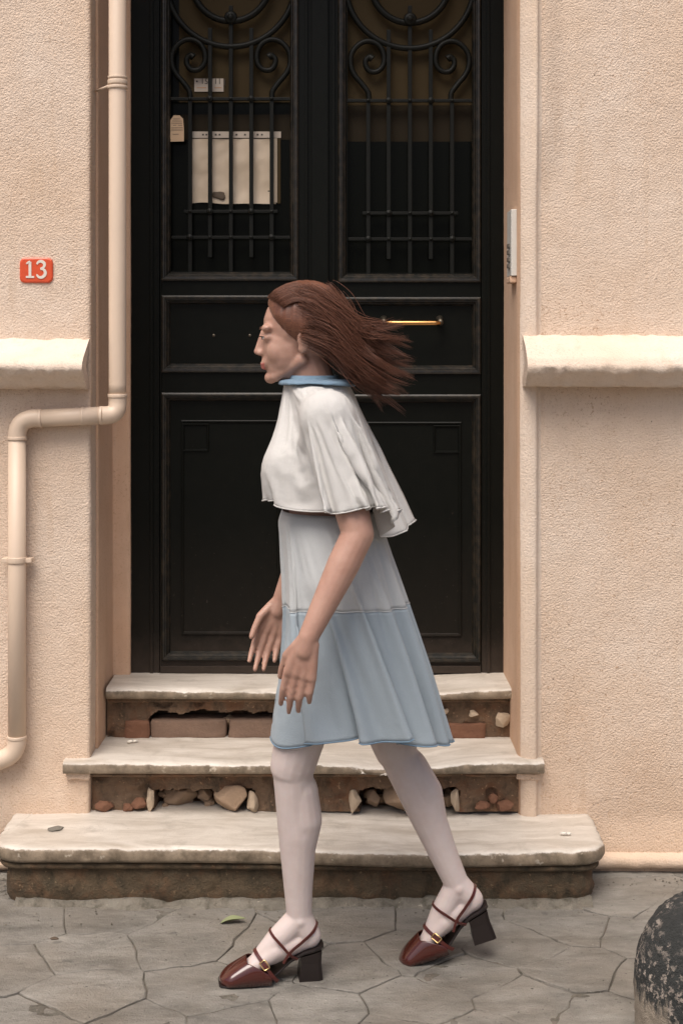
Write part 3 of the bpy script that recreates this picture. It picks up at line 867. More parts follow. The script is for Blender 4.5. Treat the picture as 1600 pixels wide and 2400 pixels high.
def leaf(side):
    if side == 'L': xo0, xo1, h0, h1, c = 374.8, 747.6, 379, 699, 544; bars = (444, 491, 540, 588, 636); gx0, gx1, dy = 405, 686, 0
    else: xo0, xo1, h0, h1, c = 748.4, 1127.2, 792, 1126, 962; bars = (863, 911, 961, 1010, 1060); gx0, gx1, dy = 820, 1108, 4
    X = lambda p: dx(p)
    Z = lambda p: dzz(p+dy)
    bm = bmesh.new()
    holes = [(X(h0), X(h1), Z(1548), Z(920)), (X(h0), X(h1), Z(872), Z(692)), (X(h0), X(h1), Z(657), 2.9)]
    rect_ring(bm, X(xo0), X(xo1), ZB+0.003, 2.955, holes, DY, DY+0.055)
    lf = bm_obj('door_leaf', bm, M['door'], door)
    for hh in holes[:2]:
        bm = bmesh.new(); add_box(bm, hh[0], hh[1], DY+0.0125, DY+0.05, hh[2], hh[3])
        bm_obj('panel', bm, M['door'], lf)
        mould('moulding', hh[0], hh[1], hh[2], hh[3], lf)
    # raised field with square corner blocks on the tall bottom panel
    a0, a1 = X(h0)+0.058, X(h1)-0.058; b0, b1 = Z(1490), Z(985)
    mould('panel_border', a0, a1, b0, b1, lf, DY+0.012, 0.014, 0.45, M['door'])
    for cx0 in ((a0+0.004,) if side == 'L' else (a1-0.004-0.082,)):
        mould('corner_block', cx0, cx0+0.082, b1-0.096, b1-0.010, lf, DY+0.012, 0.010, 0.5, M['door'])
    # glazing: stop bead, upper pane with the hallway light painted on and dark lower pane
    hh = holes[2]
    mould('moulding', hh[0], hh[1], hh[2], hh[3], lf)
    i0, i1 = X(gx0-6), X(gx1+6)
    bm = bmesh.new()
    add_box(bm, hh[0], i0, DY+0.014, DY+0.05, hh[2], hh[3]); add_box(bm, i1, hh[1], DY+0.014, DY+0.05, hh[2], hh[3])
    add_box(bm, i0, i1, DY+0.0146, DY+0.05, hh[2], hh[2]+0.030)
    bm_obj('glazing_bead', bm, M['door'], lf)
    zsp = Z(322) if side == 'R' else Z(233)
    box('pane', i0, i1, DY+0.046, DY+0.049, hh[2]+0.03, zsp, M['glass'], lf)
    box('hall_light_pane', i0+(0.022 if side == 'L' else 0), i1, DY+0.0455, DY+0.049, max(zsp, Z(236)), 2.9, M['hall_brown'], lf)
    if side == 'R': box('hall_light_pane', i0, i1, DY+0.0457, DY+0.049, zsp, Z(236)-0.0002, M['hall_brown_dark'], lf)
    else: box('hall_light_pane', i0+0.03, i1, DY+0.0452, DY+0.0458, Z(322), Z(262), M['hall_brown_dark'], lf)
    if side == 'L': box('pane', i0, i0+0.022, DY+0.0455, DY+0.049, zsp, 2.9, M['glass'], lf)
    # wrought iron
    gy = DY+0.020; br = 0.0062
    for i, b in enumerate(bars):
        top = Z(229) if i in (0, 4) else (Z(62) if i in (1, 3) else 2.52)
        bot = Z(602) if i in (1, 3) else Z(645)
        bm = bmesh.new(); add_box(bm, X(b)-br, X(b)+br, gy-br, gy+br, bot, top, 0.0015); bm_obj('bar', bm, M['iron'], lf)
    for py, x0, x1 in ((229, gx0-6, gx1+6), (494, bars[0]-14, bars[4]+14), (555, gx0-4, gx1+6)):
        bm = bmesh.new(); add_box(bm, X(x0), X(x1), gy-0.0085, gy+0.0035, Z(py+3.6), Z(py-3.6), 0.0012); bm_obj('cross_bar', bm, M['iron'], lf)
    for py, ids in ((229, (1, 3)), (494, (1, 3)), (555, (0, 4))):
        for i in ids: disc('rosette', X(bars[i]), Z(py), 0.0105, gy-0.008, 0.006, M['iron'], lf, 8)
    for py, ids in ((229, (0, 2, 4)), (494, (0, 2, 4)), (555, (1, 2, 3))):
        for i in ids: disc('rivet', X(bars[i]), Z(py), 0.0055, gy-0.008, 0.004, M['iron'], lf, 8)
    cz = Z(-46); cx = X(bars[2])
    tube('iron_ring', circle_pts(cx, cz, 0.198, gy, 72), 0.0095, M['iron'], lf, 8, True)
    tube('iron_ring', circle_pts(cx, cz, 0.120, gy-0.004, 60), 0.0105, M['iron'], lf, 8, True)
    disc('rosette', cx, Z(38), 0.020, gy-0.006, 0.014, M['iron'], lf)
    for s, b in ((-1, bars[0]), (1, bars[4])):
        # S shaped scroll: from the outer bar out, over the top and in to a curl
        q = lambda u, v: (X(bars[2]+s*u), gy, Z(v))
        ctl = [q(96, 229), q(98, 210), q(112, 190), q(130, 168), q(139, 145), q(137, 118), q(120, 96), q(97, 88), q(74, 97), q(62, 118),
               q(62, 142), q(74, 158), q(92, 160), q(103, 148), q(104, 134), q(95, 126), q(88, 130)]
        pts = catmull(ctl, 5); m = len(pts)
        rad = [0.0085]*m
        for k in range(8): rad[m-1-k] = 0.0085+0.004*(1-k/8)
        tube('scroll', pts, rad, M['iron'], lf, 8)
    # hinges or small bolts on the middle panel
    if side == 'L':
        for px in (500, 585): disc('bolt', X(px), Z(786), 0.005, DY+0.0125, 0.003, M['steel'], lf, 10)
    else:
        hz = dzz(757)
        tube('handle', [(X(899), DY-0.045, hz), (X(910), DY-0.047, hz), (X(1016), DY-0.047, hz), (X(1029), DY-0.045, hz)], [0.0062, 0.0072, 0.0072, 0.0062], M['brass'], lf, 14)
        for px in (899, 1030):
            tube('handle_bracket', [(X(px), DY+0.014, hz+0.012), (X(px), DY-0.02, hz+0.010), (X(px), DY-0.047, hz)], [0.013, 0.008, 0.0085], M['steel'], lf, 12)
    return lf
leaf('L'); lr = leaf('R')
bm = bmesh.new(); add_box(bm, dx(730), dx(770), DY-0.014, DY-0.0006, ZB+0.003, 2.955, 0.004)
ast = bm_obj('meeting_strip', bm, M['door'], door)
for p in (718, 782): box('bead', dx(p-3), dx(p+3), DY-0.007, DY-0.0006, ZB+0.003, 2.955, M['door'], door, 0.0015)
disc('lock', dx(788), dzz(787), 0.0125, DY-0.0072, 0.006, M['brass'], door)
box('bottom_rail', dx(376), dx(1126), DY-0.010, DY-0.0008, ZB+0.003, dzz(1560), M['door'], door, 0.002)

# things stuck on the door
gyp = DY+0.0445
nt = thing('paper_notice', (dx(552), gyp, dzz(473)), 'blank looking white notice in a punched plastic pocket behind the left door grille', 'notice')
nx, nz_ = 26, 22
P = np.zeros((nx, nz_, 3))
P[..., 0] = np.linspace(dx(447), dx(645), nx)[:, None]; P[..., 2] = np.linspace(dzz(472), dzz(320), nz_)[None]
P[..., 1] = gyp-0.003+0.0035*vnoise(P, 22, 3)+0.002*vnoise(P, 60, 4)
P[..., 2] += 0.004*vnoise(P*np.array([1, 0, 0]), 14, 8)*(np.arange(nz_) < 3)[None, :]
grid_obj('sheet', P, M['paper'], nt, smooth=True)
bm = bmesh.new(); add_box(bm, dx(447), dx(657), gyp-0.006, gyp-0.0045, dzz(318), dzz(303)); st = bm_obj('punched_strip', bm, M['sticker'], nt)
for px in (473, 481, 503, 512, 552, 572, 602, 612): box('hole', dx(px-2.2), dx(px+2.2), gyp-0.0068, gyp-0.0061, dzz(312.5), dzz(308.5), M['ink'], st)
box('pocket_edge', dx(648), dx(656), gyp-0.005, gyp-0.004, dzz(473), dzz(319), M['hall_brown'], nt)
box('sheet', dx(636), dx(648), gyp-0.0065, gyp-0.0055, dzz(471), dzz(319), M['paper'], nt)
stone('crumpled_corner', 513, 458, DY+0.037, 0.04, 0.026, 0.006, M['dry'], 88, nt, 0.4)
stk = thing('sticker', (dx(486), gyp, dzz(208)), 'small white printed sticker on the glass of the left door leaf', 'sticker')
box('label', dx(452), dx(521), gyp-0.002, gyp-0.001, dzz(208), dzz(177), M['sticker'], stk)
def text_mesh(name, txt, size, x, z, y, mat, parent, ext=0.0004):
    cu = bpy.data.curves.new(name, 'FONT'); cu.body = txt; cu.size = size; cu.extrude = ext; cu.align_x = 'LEFT'
    o = bpy.data.objects.new(name, cu); COL.objects.link(o)
    bpy.context.view_layer.update()
    me = bpy.data.meshes.new_from_object(o.evaluated_get(bpy.context.evaluated_depsgraph_get()))
    bpy.data.objects.remove(o)
    me.transform(Matrix.Translation((x, y, z)) @ Matrix.Rotation(R(90), 4, 'X'))
    me.materials.clear(); me.materials.append(mat); me.name = name
    return link(bpy.data.objects.new(name, me), parent)
text_mesh('print', '• 15', 0.024, dx(455), dzz(190), gyp-0.0026, M['ink'], stk)
text_mesh('print', '11 (', 0.024, dx(498), dzz(190), gyp-0.0026, M['ink'], stk)
for i, (a, b) in enumerate(((458, 480), (484, 490), (500, 516))): box('print', dx(a), dx(b), gyp-0.0028, gyp-0.0021, dzz(199.6), dzz(198.2), M['butt_tip'], stk)
tg = thing('door_tag', (dx(414), DY+0.013, dzz(330)), 'cream paper tag with cut top corners stuck beside the glass on the left door', 'tag')
sh = [(399, 330), (430, 329), (430, 300), (428, 276), (420, 268), (406, 268), (398, 280), (397, 300)]
ty = DY+0.0125
V = [(dx(a), ty-0.0012, dzz(b)) for a, b in sh]+[(dx(a), ty, dzz(b)) for a, b in sh]; n = len(sh)
card = mesh_obj('card', V, [tuple(range(n)), tuple(range(n, 2*n))[::-1]]+[(i, i+n, (i+1) % n+n, (i+1) % n) for i in range(n)], M['tag'], tg)
for py, a, b in ((276, 405, 421), (281, 402, 425), (286, 401, 426), (291, 405, 412), (291, 416, 426), (297, 400, 428), (302, 400, 428), (312, 404, 418)):
    box('print', dx(a), dx(b), ty-0.0018, ty-0.0013, dzz(py+0.9), dzz(py), M['ink'], card)

# ------------------------------------------------------------------ intercom
ic = thing('intercom', (0.49, 4.09, 1.66), 'slim pale intercom box with grey buttons on the right door reveal', 'intercom')
bm = bmesh.new(); add_box(bm, 0.481, 0.4975, 4.035, 4.135, SZ(646, 4.04), SZ(490, 4.04), 0.002); bm_obj('case', bm, M['intercom'], ic)
bm = bmesh.new(); add_box(bm, 0.478, 0.4972, 4.04, 4.13, SZ(662, 4.04), SZ(647, 4.04), 0.004); bm_obj('bracket', bm, M['smooth_plaster'], ic)
for py in (575, 590, 607, 622): 
    bm = bmesh.new(); add_box(bm, 0.476, 0.4808, 4.06, 4.10, SZ(py+5, 4.06), SZ(py-5, 4.06), 0.001); bm_obj('button', bm, M['grey_plastic'], ic)

# ------------------------------------------------------------------ drain pipe
dp = thing('drain_pipe', (-0.904, 3.965, 0.3), 'cream painted drain pipe bending around the wall corner left of the door', 'pipe')
pr_ = 0.0245
pA, pY = SX(276, 3.99), 3.985
pts = [(pA, pY, 5.3), (pA, pY, SZ(900, pY)), (pA, pY, SZ(926, pY))]
tube('pipe_section', pts, pr_, M['pipe'], dp, 24)
zb_ = SZ(973, 3.975)
e1 = catmull([(pA, pY, SZ(926, pY)), (pA, pY, SZ(945, pY)), (pA-0.003, pY-0.004, zb_+0.014), (pA-0.016, pY-0.010, zb_+0.002), (pA-0.042, 3.968, zb_)], 6)
tube('elbow', e1, pr_*1.04, M['pipe'], dp, 24)
h0 = Vector((pA-0.042, 3.968, zb_)); h1 = Vector((SX(95, 3.965), 3.968, SZ(980, 3.965)))
tube('pipe_section', [h0, (h0+h1)/2, h1], pr_, M['pipe'], dp, 24)
xl = SX(40, 3.965)
e2 = catmull([h1, (SX(72, 3.965), 3.965, SZ(981, 3.965)), (SX(52, 3.965), 3.964, SZ(990, 3.965)), (SX(42, 3.965), 3.964, SZ(1008, 3.965)), (xl, 3.964, SZ(1030, 3.965))], 6)
tube('elbow', e2, pr_*1.03, M['pipe'], dp, 24)
tube('pipe_section', [(xl, 3.964, SZ(1030, 3.965)), (xl, 3.964, SZ(1400, 3.965)), (xl, 3.964, SZ(1725, 3.965))], pr_, M['pipe'], dp, 24)
e3 = catmull([(xl, 3.964, SZ(1725, 3.965)), (xl-0.001, 3.964, SZ(1745, 3.965)), (SX(30, 3.965), 3.964, SZ(1765, 3.965)), (SX(10, 3.965), 3.964, SZ(1778, 3.965)), (SX(-30, 3.965), 3.964, SZ(1790, 3.965)), (SX(-140, 3.965), 3.964, SZ(1800, 3.965))], 6)
tube('elbow', e3, pr_*1.04, M['pipe'], dp, 24)
def ring(cx, cy, cz, axis, r, h):
    a = Vector(axis).normalized(); c = Vector((cx, cy, cz))
    tube('collar', [c-a*h/2, c-a*h*0.4, c+a*h*0.4, c+a*h/2], [r*0.985, r, r, r*0.985], M['pipe'], dp, 24)
ring(pA, pY, SZ(927, pY), (0, 0, 1), pr_*1.12, 0.010)
ring(pA, pY, SZ(192, pY), (0, 0, 1), pr_*1.13, 0.012); ring(pA, pY, SZ(204, pY), (0, 0, 1), pr_*1.16, 0.008); ring(pA, pY, SZ(181, pY), (0, 0, 1), pr_*1.1, 0.006)
hd = (h1-h0).normalized(); hm = h0+(h1-h0)*0.30; ring(hm.x, hm.y, hm.z, hd, pr_*1.05, 0.006)
ring(h0.x, h0.y, h0.z, hd, pr_*1.07, 0.008); ring(h1.x, h1.y, h1.z, hd, pr_*1.07, 0.008)
ring(xl, 3.964, SZ(1027, 3.965), (0, 0, 1), pr_*1.1, 0.009); ring(xl, 3.964, SZ(1728, 3.965), (0, 0, 1), pr_*1.1, 0.009)
ring(xl, 3.964, SZ(1312, 3.965), (0, 0, 1), pr_*1.12, 0.016)
box('clamp', xl-0.042, xl-0.024, 3.955, 3.985, SZ(1318, 3.965), SZ(1308, 3.965), M['pipe'], dp, 0.002)
box('clamp', xl+0.024, xl+0.042, 3.955, 3.985, SZ(1318, 3.965), SZ(1308, 3.965), M['pipe'], dp, 0.002)
tube('clamp', [(pA-0.02, pY, SZ(199, pY)), (-0.712, 4.087, SZ(200, pY))], 0.004, M['pipe'], dp, 8)

# ------------------------------------------------------------------ house number plate
pd = WALL_Y-0.004
pl = thing('house_number_plate', (SX(85, pd), pd, SZ(662, pd)), 'small red enamel house number plate reading 13 on the left wall', 'number plate')
X0, X1, Zb, Zt = SX(47, pd), SX(124, pd), SZ(662, pd), SZ(604, pd)
rr = 0.014; ptsl = []
for cx, cz, a0 in ((X0+rr, Zb+rr, 180), (X1-rr, Zb+rr, 270), (X1-rr, Zt-rr, 0), (X0+rr, Zt-rr, 90)):
    for i in range(6):
        a = R(a0+18*i); ptsl.append((cx+rr*math.cos(a)+0.0008*n1(i, cx*50, cz*50, 1.7), cz+rr*math.sin(a)+0.001*n1(i, cx*90, cz*40, 2.1)))
n = len(ptsl); cxm, czm = (X0+X1)/2, (Zb+Zt)/2
V = [(x, pd+0.004, z) for x, z in ptsl]+[(x, pd-0.0015, z) for x, z in ptsl]+[(cxm+(x-cxm)*0.93, pd-0.0035, czm+(z-czm)*0.9) for x, z in ptsl]
Fc = [(i, (i+1) % n, (i+1) % n+n, i+n) for i in range(n)]+[(i+n, (i+1) % n+n, (i+1) % n+2*n, i+2*n) for i in range(n)]+[tuple(range(2*n, 3*n))]
plate = mesh_obj('plate', V, Fc, M['red'], pl)
def ribbon(name, pts, wid, y, parent):
    pts = [Vector((a, 0, b)) for a, b in pts]; V = []; m = len(pts)
    for i, p in enumerate(pts):
        t = (pts[min(i+1, m-1)]-pts[max(i-1, 0)]).normalized(); nn = Vector((-t.z, 0, t.x))
        for s, yy in ((1, y), (-1, y), (1, y-0.0012), (-1, y-0.0012)):
            q = p+nn*s*wid[i]/2; V.append((q.x, yy, q.z))
    Fc = []
    for i in range(m-1):
        a, b = i*4, (i+1)*4
        Fc += [(a+2, a+3, b+3, b+2), (a, a+2, b+2, b), (a+1, b+1, b+3, a+3)]
    Fc += [(0, 1, 3, 2), ((m-1)*4, (m-1)*4+2, (m-1)*4+3, (m-1)*4+1)]
    return Fc, V
g13 = lambda px, py: (SX(px, pd), SZ(py, pd))
ny = pd-0.0036
parts = []
for pts, w in (([g13(71, 650), g13(71, 613)], [.0078, .0078]), ([g13(61.5, 648.8), g13(81, 648.8)], [.0055, .0055]), ([g13(62.5, 618), g13(67, 614.5), g13(71.5, 612.5)], [.004, .0055, .006])):
    f, v = ribbon('d', pts, w, ny-0.0003*len(parts), plate); parts.append((v, f))
v, f = merge(parts); mesh_obj('digit', v, f, M['white'], plate)
c3 = catmull([(*g13(87, 619), 0), (*g13(91, 613.5), 0), (*g13(98, 612), 0), (*g13(104.5, 617), 0), (*g13(103.5, 625), 0), (*g13(95.5, 629.5), 0)], 6)
c4 = catmull([(*g13(95.5, 629.5), 0), (*g13(104, 632), 0), (*g13(107, 640), 0), (*g13(102, 648), 0), (*g13(93, 649.5), 0), (*g13(86.5, 643), 0)], 6)
parts = []
for k, cc in enumerate((c3, c4)):
    m = len(cc); wid = [0.0042+0.0042*math.sin(PI*min(1, i/(m*0.95)))**0.8 for i in range(m)]
    f, v = ribbon('d', [(p.x, p.y) for p in cc], wid, ny-0.0003*k, plate); parts.append((v, f))
v, f = merge(parts); mesh_obj('digit', v, f, M['white'], plate)

# ------------------------------------------------------------------ bollard
bx, by = 0.80, 3.03
bo = thing('bollard', (bx, by, 0), 'rounded stone bollard with worn black paint at the kerb edge', 'bollard')
prof = [(0.172, -0.02), (0.170, 0.03), (0.171, 0.07), (0.173, 0.11), (0.171, 0.15), (0.163, 0.19), (0.148, 0.226), (0.124, 0.258), (0.094, 0.282), (0.058, 0.297), (0.02, 0.303), (0.0005, 0.3035)]
pf = catmull([(a, 0, b) for a, b in prof], 5)
nu = 110
P = np.zeros((nu, len(pf), 3)); th = np.linspace(0, 2*PI, nu, endpoint=False)
for j, p in enumerate(pf):
    P[:, j, 0] = bx+p.x*np.cos(th); P[:, j, 1] = by+p.x*np.sin(th); P[:, j, 2] = p.z
d = 0.0022*vnoise(P, 60, 4)+0.002*vnoise(P, 120, 9)+0.003*vnoise(P, 9, 6)
nrm = P-np.array([bx, by, 0.13]); nrm /= np.linalg.norm(nrm, axis=2, keepdims=True)
P += nrm*d[..., None]
grid_obj('stone', P, M['bollard'], bo, cu=True)

# ------------------------------------------------------------------ small litter
lx, ly = ground_pt(545, 2168)
nl, nw = 14, 7
P = np.zeros((nl, nw, 3))
for i in range(nl):
    t = i/(nl-1); w = 0.013*math.sin(PI*t**0.8)**0.9+0.0003
    for j in range(nw):
        s = j/(nw-1)*2-1
        P[i, j] = (lx-0.032+0.066*t, ly-0.002+w*s+0.008*math.sin(2.5*t), 0.003+0.014*t**1.6+0.008*abs(s)*w/0.013+0.002*math.sin(5*t))
o = grid_obj('fallen_leaf', P, M['leaf'], None); tag(o, 'curled green leaf lying on the pavement in front of the lowest step', 'leaf')
def butt(name, px, py, d, zz, ang, label):
    x, y = SX(px, d), d; r = 0.0038; c, s = math.cos(ang), math.sin(ang); L = 0.028
    t = thing(name, (x, y, zz), label, 'cigarette butt')
    P = lambda k: (x+c*k, y+s*k, zz+r)
    tube('paper_tube', [P(-L/2), P(L*0.1)], r, M['butt'], t, 10); tube('filter', [P(L*0.1+0.0003), P(L/2)], r*0.97, M['butt'], t, 10)
    return t
butt('cigarette_butt', 310, 1738, 4.145, Z2+0.001, 0.35, 'white cigarette butt on the middle step near the left wall')
butt('cigarette_butt', 1325, 1952, 3.83, Z1-0.005, -0.1, 'white cigarette butt on the right end of the lowest step')
rc = random.Random(5)
cv, cf = [], []
for k in range(170):
    if k < 60: x, y = rc.uniform(-1.05, -0.885), rc.uniform(3.72, 3.95)
    elif k < 110: x, y = rc.uniform(0.67, 1.1), rc.uniform(3.86, 3.945)
    else: x, y = rc.uniform(-0.86, 0.66), 3.715-abs(rc.gauss(0, 0.05))
    r = rc.uniform(0.0015, 0.0045) if k >= 60 else rc.uniform(0.002, 0.009)
    v, f = blob_small = ([(x+r*rc.uniform(.6, 1.2)*a, y+r*rc.uniform(.6, 1.2)*b, max(0.0, r*0.6+r*0.7*c)) for a, b, c in ((1, 0, 0), (-1, 0, 0), (0, 1, 0), (0, -1, 0), (0, 0, 1), (0, 0, -1))], [(0, 2, 4), (2, 1, 4), (1, 3, 4), (3, 0, 4), (2, 0, 5), (1, 2, 5), (3, 1, 5), (0, 3, 5)])
    o_ = len(cv); cv += v; cf += [tuple(i+o_ for i in q) for q in f]
cr = mesh_obj('grit', cv, cf, M['mortar']); tag(cr, 'loose grit and crumbs swept against the foot of the steps', 'grit', kind='stuff')
def flat_bit(name, px, py, zz, w, h, mat, seed, label, cat):
    d = F*(CAM_Z-zz)/(py-800)
    o = stone(name, px, py, d, w, 0.006, h, mat, seed, None, 0.6)
    return tag(o, label, cat)
flat_bit('dry_leaf', 978, 1768, Z2-0.008, 0.028, 0.018, M['dry'], 61, 'dark scrap of dry leaf on the middle step right of its worn dip', 'leaf')
flat_bit('flat_pebble', 130, 1942, Z1+0.002, 0.042, 0.04, M['pebble'], 62, 'flat grey pebble on the left end of the lowest step', 'pebble')
flat_bit('dry_leaf', 128, 2200, 0.003, 0.022, 0.016, M['dry'], 63, 'dark crumpled scrap of leaf on the pavement below the left end of the steps', 'leaf')

# ------------------------------------------------------------------ walking woman
PY = 3.345
person = thing('person', (-0.02, PY, 0), 'woman striding past the steps in loose white blouse, blue skirt and maroon heels', 'person')
V3 = Vector
def foot_frame(toe, ang, pitch, toe_u=0.237):
    """foot space u forward from the heel, v to the wearer's left, w up -> world; pitched about the toe end"""
    f = V3((-math.cos(ang), -math.sin(ang), 0)); l = V3((0, 0, 1)).cross(f)
    piv = 0.20
    def fn(u, v, w):
        w = w*0.93
        uu, ww = u-piv, w
        if pitch:
            k = sstep(0.21, 0.16, u) if False else 1.0
            c, s = math.cos(pitch*k), math.sin(pitch*k)
            uu, ww = uu*c+ww*s, -uu*s+ww*c
        return V3(toe)+f*(uu-(toe_u-piv))+l*v+V3((0, 0, max(ww, 0.0) if u > piv else ww))
    return fn
FF = foot_frame((-0.281, 3.290, 0), R(8), 0.0)
FR = foot_frame((0.141, 3.412, 0), R(2), R(17))

def blob_data(c, r, rot=None, n=18, m=12):
    V = [V3((0, 0, 1))]; Fc = []
    for j in range(1, m):
        a = PI*j/m
        for i in range(n):
            b = 2*PI*i/n; V.append(V3((math.sin(a)*math.cos(b), math.sin(a)*math.sin(b), math.cos(a))))
    V.append(V3((0, 0, -1)))
    for i in range(n): Fc.append((0, 1+i, 1+(i+1) % n))
    for j in range(m-2):
        for i in range(n):
            a, b = 1+j*n+i, 1+j*n+(i+1) % n
            Fc.append((a, a+n, b+n, b))
    o = 1+(m-2)*n
    for i in range(n): Fc.append((o+i, len(V)-1, o+(i+1) % n))
    rm = rot if rot is not None else Matrix.Identity(3)
    return [V3(c)+rm @ V3((v.x*r[0], v.y*r[1], v.z*r[2])) for v in V], Fc
def limb_data(p0, p1, r0, r1, n=16):
    p0, p1 = V3(p0), V3(p1); d = (p1-p0); L = d.length; d.normalize()
    pts, rad = [], []
    for k in range(5):
        a = PI/2*(1-k/4.0)*0.98; pts.append(p0-d*r0*math.sin(a)); rad.append(r0*math.cos(a))
    for k in range(5):
        a = PI/2*(k/4.0)*0.98; pts.append(p1+d*r1*math.sin(a)); rad.append(r1*math.cos(a))
    return tube_data(pts, [max(r, 1e-4) for r in rad], n)
B = []
def blob(c, r, rot=None): B.append(blob_data(c, r, rot))
def limb(p0, p1, r0, r1): B.append(limb_data(p0, p1, r0, r1))
def chain(pts, rs):
    for i in range(len(pts)-1): limb(pts[i], pts[i+1], rs[i], rs[i+1])
def ik(a, c, l1, l2, bend):
    a, c = V3(a), V3(c); d = c-a; D = min(d.length, (l1+l2)*0.999); u = d.normalized()
    x = (l1*l1-l2*l2+D*D)/(2*D); h = math.sqrt(max(l1*l1-x*x, 0))
    b = V3(bend); b = (b-u*b.dot(u)).normalized()
    return a+u*x+b*h

# trunk (mostly under the clothes)
blob((-0.01, PY, 0.93), (0.115, 0.165, 0.13)); blob((-0.03, PY, 1.07), (0.095, 0.125, 0.13))
blob((-0.045, PY, 1.22), (0.105, 0.145, 0.13)); blob((-0.04, PY, 1.31), (0.075, 0.150, 0.055))
for s in (-1, 1): blob((-0.115, PY+s*0.065, 1.195), (0.06, 0.062, 0.06))
limb((-0.045, PY, 1.31), (-0.078, PY, 1.425), 0.058, 0.049)
# legs
hipN, hipF = V3((-0.02, PY-0.075, 0.865)), V3((0.005, PY+0.075, 0.865))
ankN, ankF = FF(0.052, 0, 0.152), FR(0.052, 0, 0.152)
legs = []
for hip, ank, Ft, ab in ((hipN, ankN, FF, -1), (hipF, ankF, FR, 1)):
    kn = ik(hip, ank, 0.375, 0.362, (-1, 0, 0.1))
    limb(hip, kn, 0.082, 0.053); limb(hip+(kn-hip)*0.3, kn, 0.078, 0.052)
    d = (ank-kn); back = V3((1, 0, 0)); back = (back-d.normalized()*back.dot(d.normalized())).normalized()
    limb(kn, kn+d*0.5, 0.048, 0.040); limb(kn+d*0.5, ank-d*0.02, 0.040, 0.030)
    limb(kn+d*0.16+back*0.014, kn+d*0.36+back*0.020, 0.042, 0.043); limb(kn+d*0.36+back*0.020, kn+d*0.66+back*0.004, 0.043, 0.030)
    limb(kn+d*0.02-back*0.002, kn+d*0.45+back*0.006, 0.044, 0.043); limb(kn+d*0.45+back*0.006, kn+d*0.92, 0.043, 0.029)
    blob(kn-back*0.008, (0.043, 0.044, 0.050))
    # foot inside the shoe
    limb(ank, Ft(0.030, 0, 0.105), 0.031, 0.029); limb(Ft(0.026, 0, 0.112), ank+back*0.012, 0.022, 0.016)
    limb(ank, Ft(0.105, 0, 0.098), 0.030, 0.028); limb(Ft(0.030, 0, 0.104), Ft(0.12, 0.002, 0.068), 0.026, 0.027)
    limb(Ft(0.105, 0, 0.098), Ft(0.160, 0.002, 0.040), 0.028, 0.018)
    for v in (-0.014, 0.0, 0.014): limb(Ft(0.11, v*0.7, 0.076), Ft(0.180, v, 0.026), 0.023, 0.012)
    for s in (-1, 1): blob(ank+V3((0.002, s*0.022, -0.002)), (0.014, 0.011, 0.014))
    legs.append((kn, ank))
# arms
BP = list(B)
def arm(sh, elb, wr, palm_dir, side, spread):
    chain([sh, elb], [0.047, 0.036]); blob(sh, (0.055, 0.052, 0.055)); BP.extend(B[-2:])
    d = (wr-elb)
    limb(elb, elb+d*0.3, 0.036, 0.036); BP.append(B[-1]); limb(elb+d*0.3, wr, 0.036, 0.0225)
    # hand: palm plate, four fingers, thumb
    f = palm_dir.normalized()
    th = V3((-1, side*-0.15, 0.2)); th = (th-f*th.dot(f)).normalized()      # thumb side faces the walking direction
    nn = f.cross(th).normalized()
    if nn.y*side > 0: nn = -nn                                         # palm faces the body
    limb(wr, wr+f*0.03, 0.022, 0.022)
    for k in (-1.5, -0.5, 0.5, 1.5):
        limb(wr+f*0.012+th*k*0.009, wr+f*0.084+th*k*0.0180, 0.0140, 0.0112)
    blob(wr+f*0.05, (0.028, 0.013, 0.036), Matrix((th, nn, f)).transposed())
    lens = {1.5: (0.048, 0.024, 0.020), 0.5: (0.053, 0.029, 0.022), -0.5: (0.050, 0.027, 0.021), -1.5: (0.040, 0.019, 0.017)}
    for k, L in lens.items():
        p = wr+f*(0.084-0.006*(abs(k) > 1))+th*k*0.0192
        dr = (f+th*k*0.02*spread+nn*0.10).normalized(); bend = 0.30+0.07*(1.5-k)
        for i, l in enumerate(L):
            q = p+dr*l; limb(p, q, 0.0091-0.0011*i, 0.0082-0.0011*i); p = q
            dr = (dr+nn*bend).normalized()
    p = wr+f*0.022+th*0.020
    for dr, l, r0 in (((f*0.85+th*0.50+nn*0.35).normalized(), 0.040, 0.0125), ((f*0.97+th*0.15+nn*0.25).normalized(), 0.030, 0.0098), ((f*1.0+th*0.05+nn*0.3).normalized(), 0.024, 0.0088)):
        q = p+dr*l; limb(p, q, r0, r0-0.0015); p = q
shN, elN, wrN = V3((-0.032, 3.178, 1.315)), V3((0.036, 3.120, 1.062)), V3((-0.072, 3.070, 0.845))
arm(shN, elN, wrN, V3((-0.22, 0.06, -1)), -1, 0.5)
shF, elF, wrF = V3((-0.045, 3.512, 1.315)), V3((-0.062, 3.560, 1.055)), V3((-0.150, 3.560, 0.838))
arm(shF, elF, wrF, V3((-0.35, -0.08, -1)), 1, 0.4)
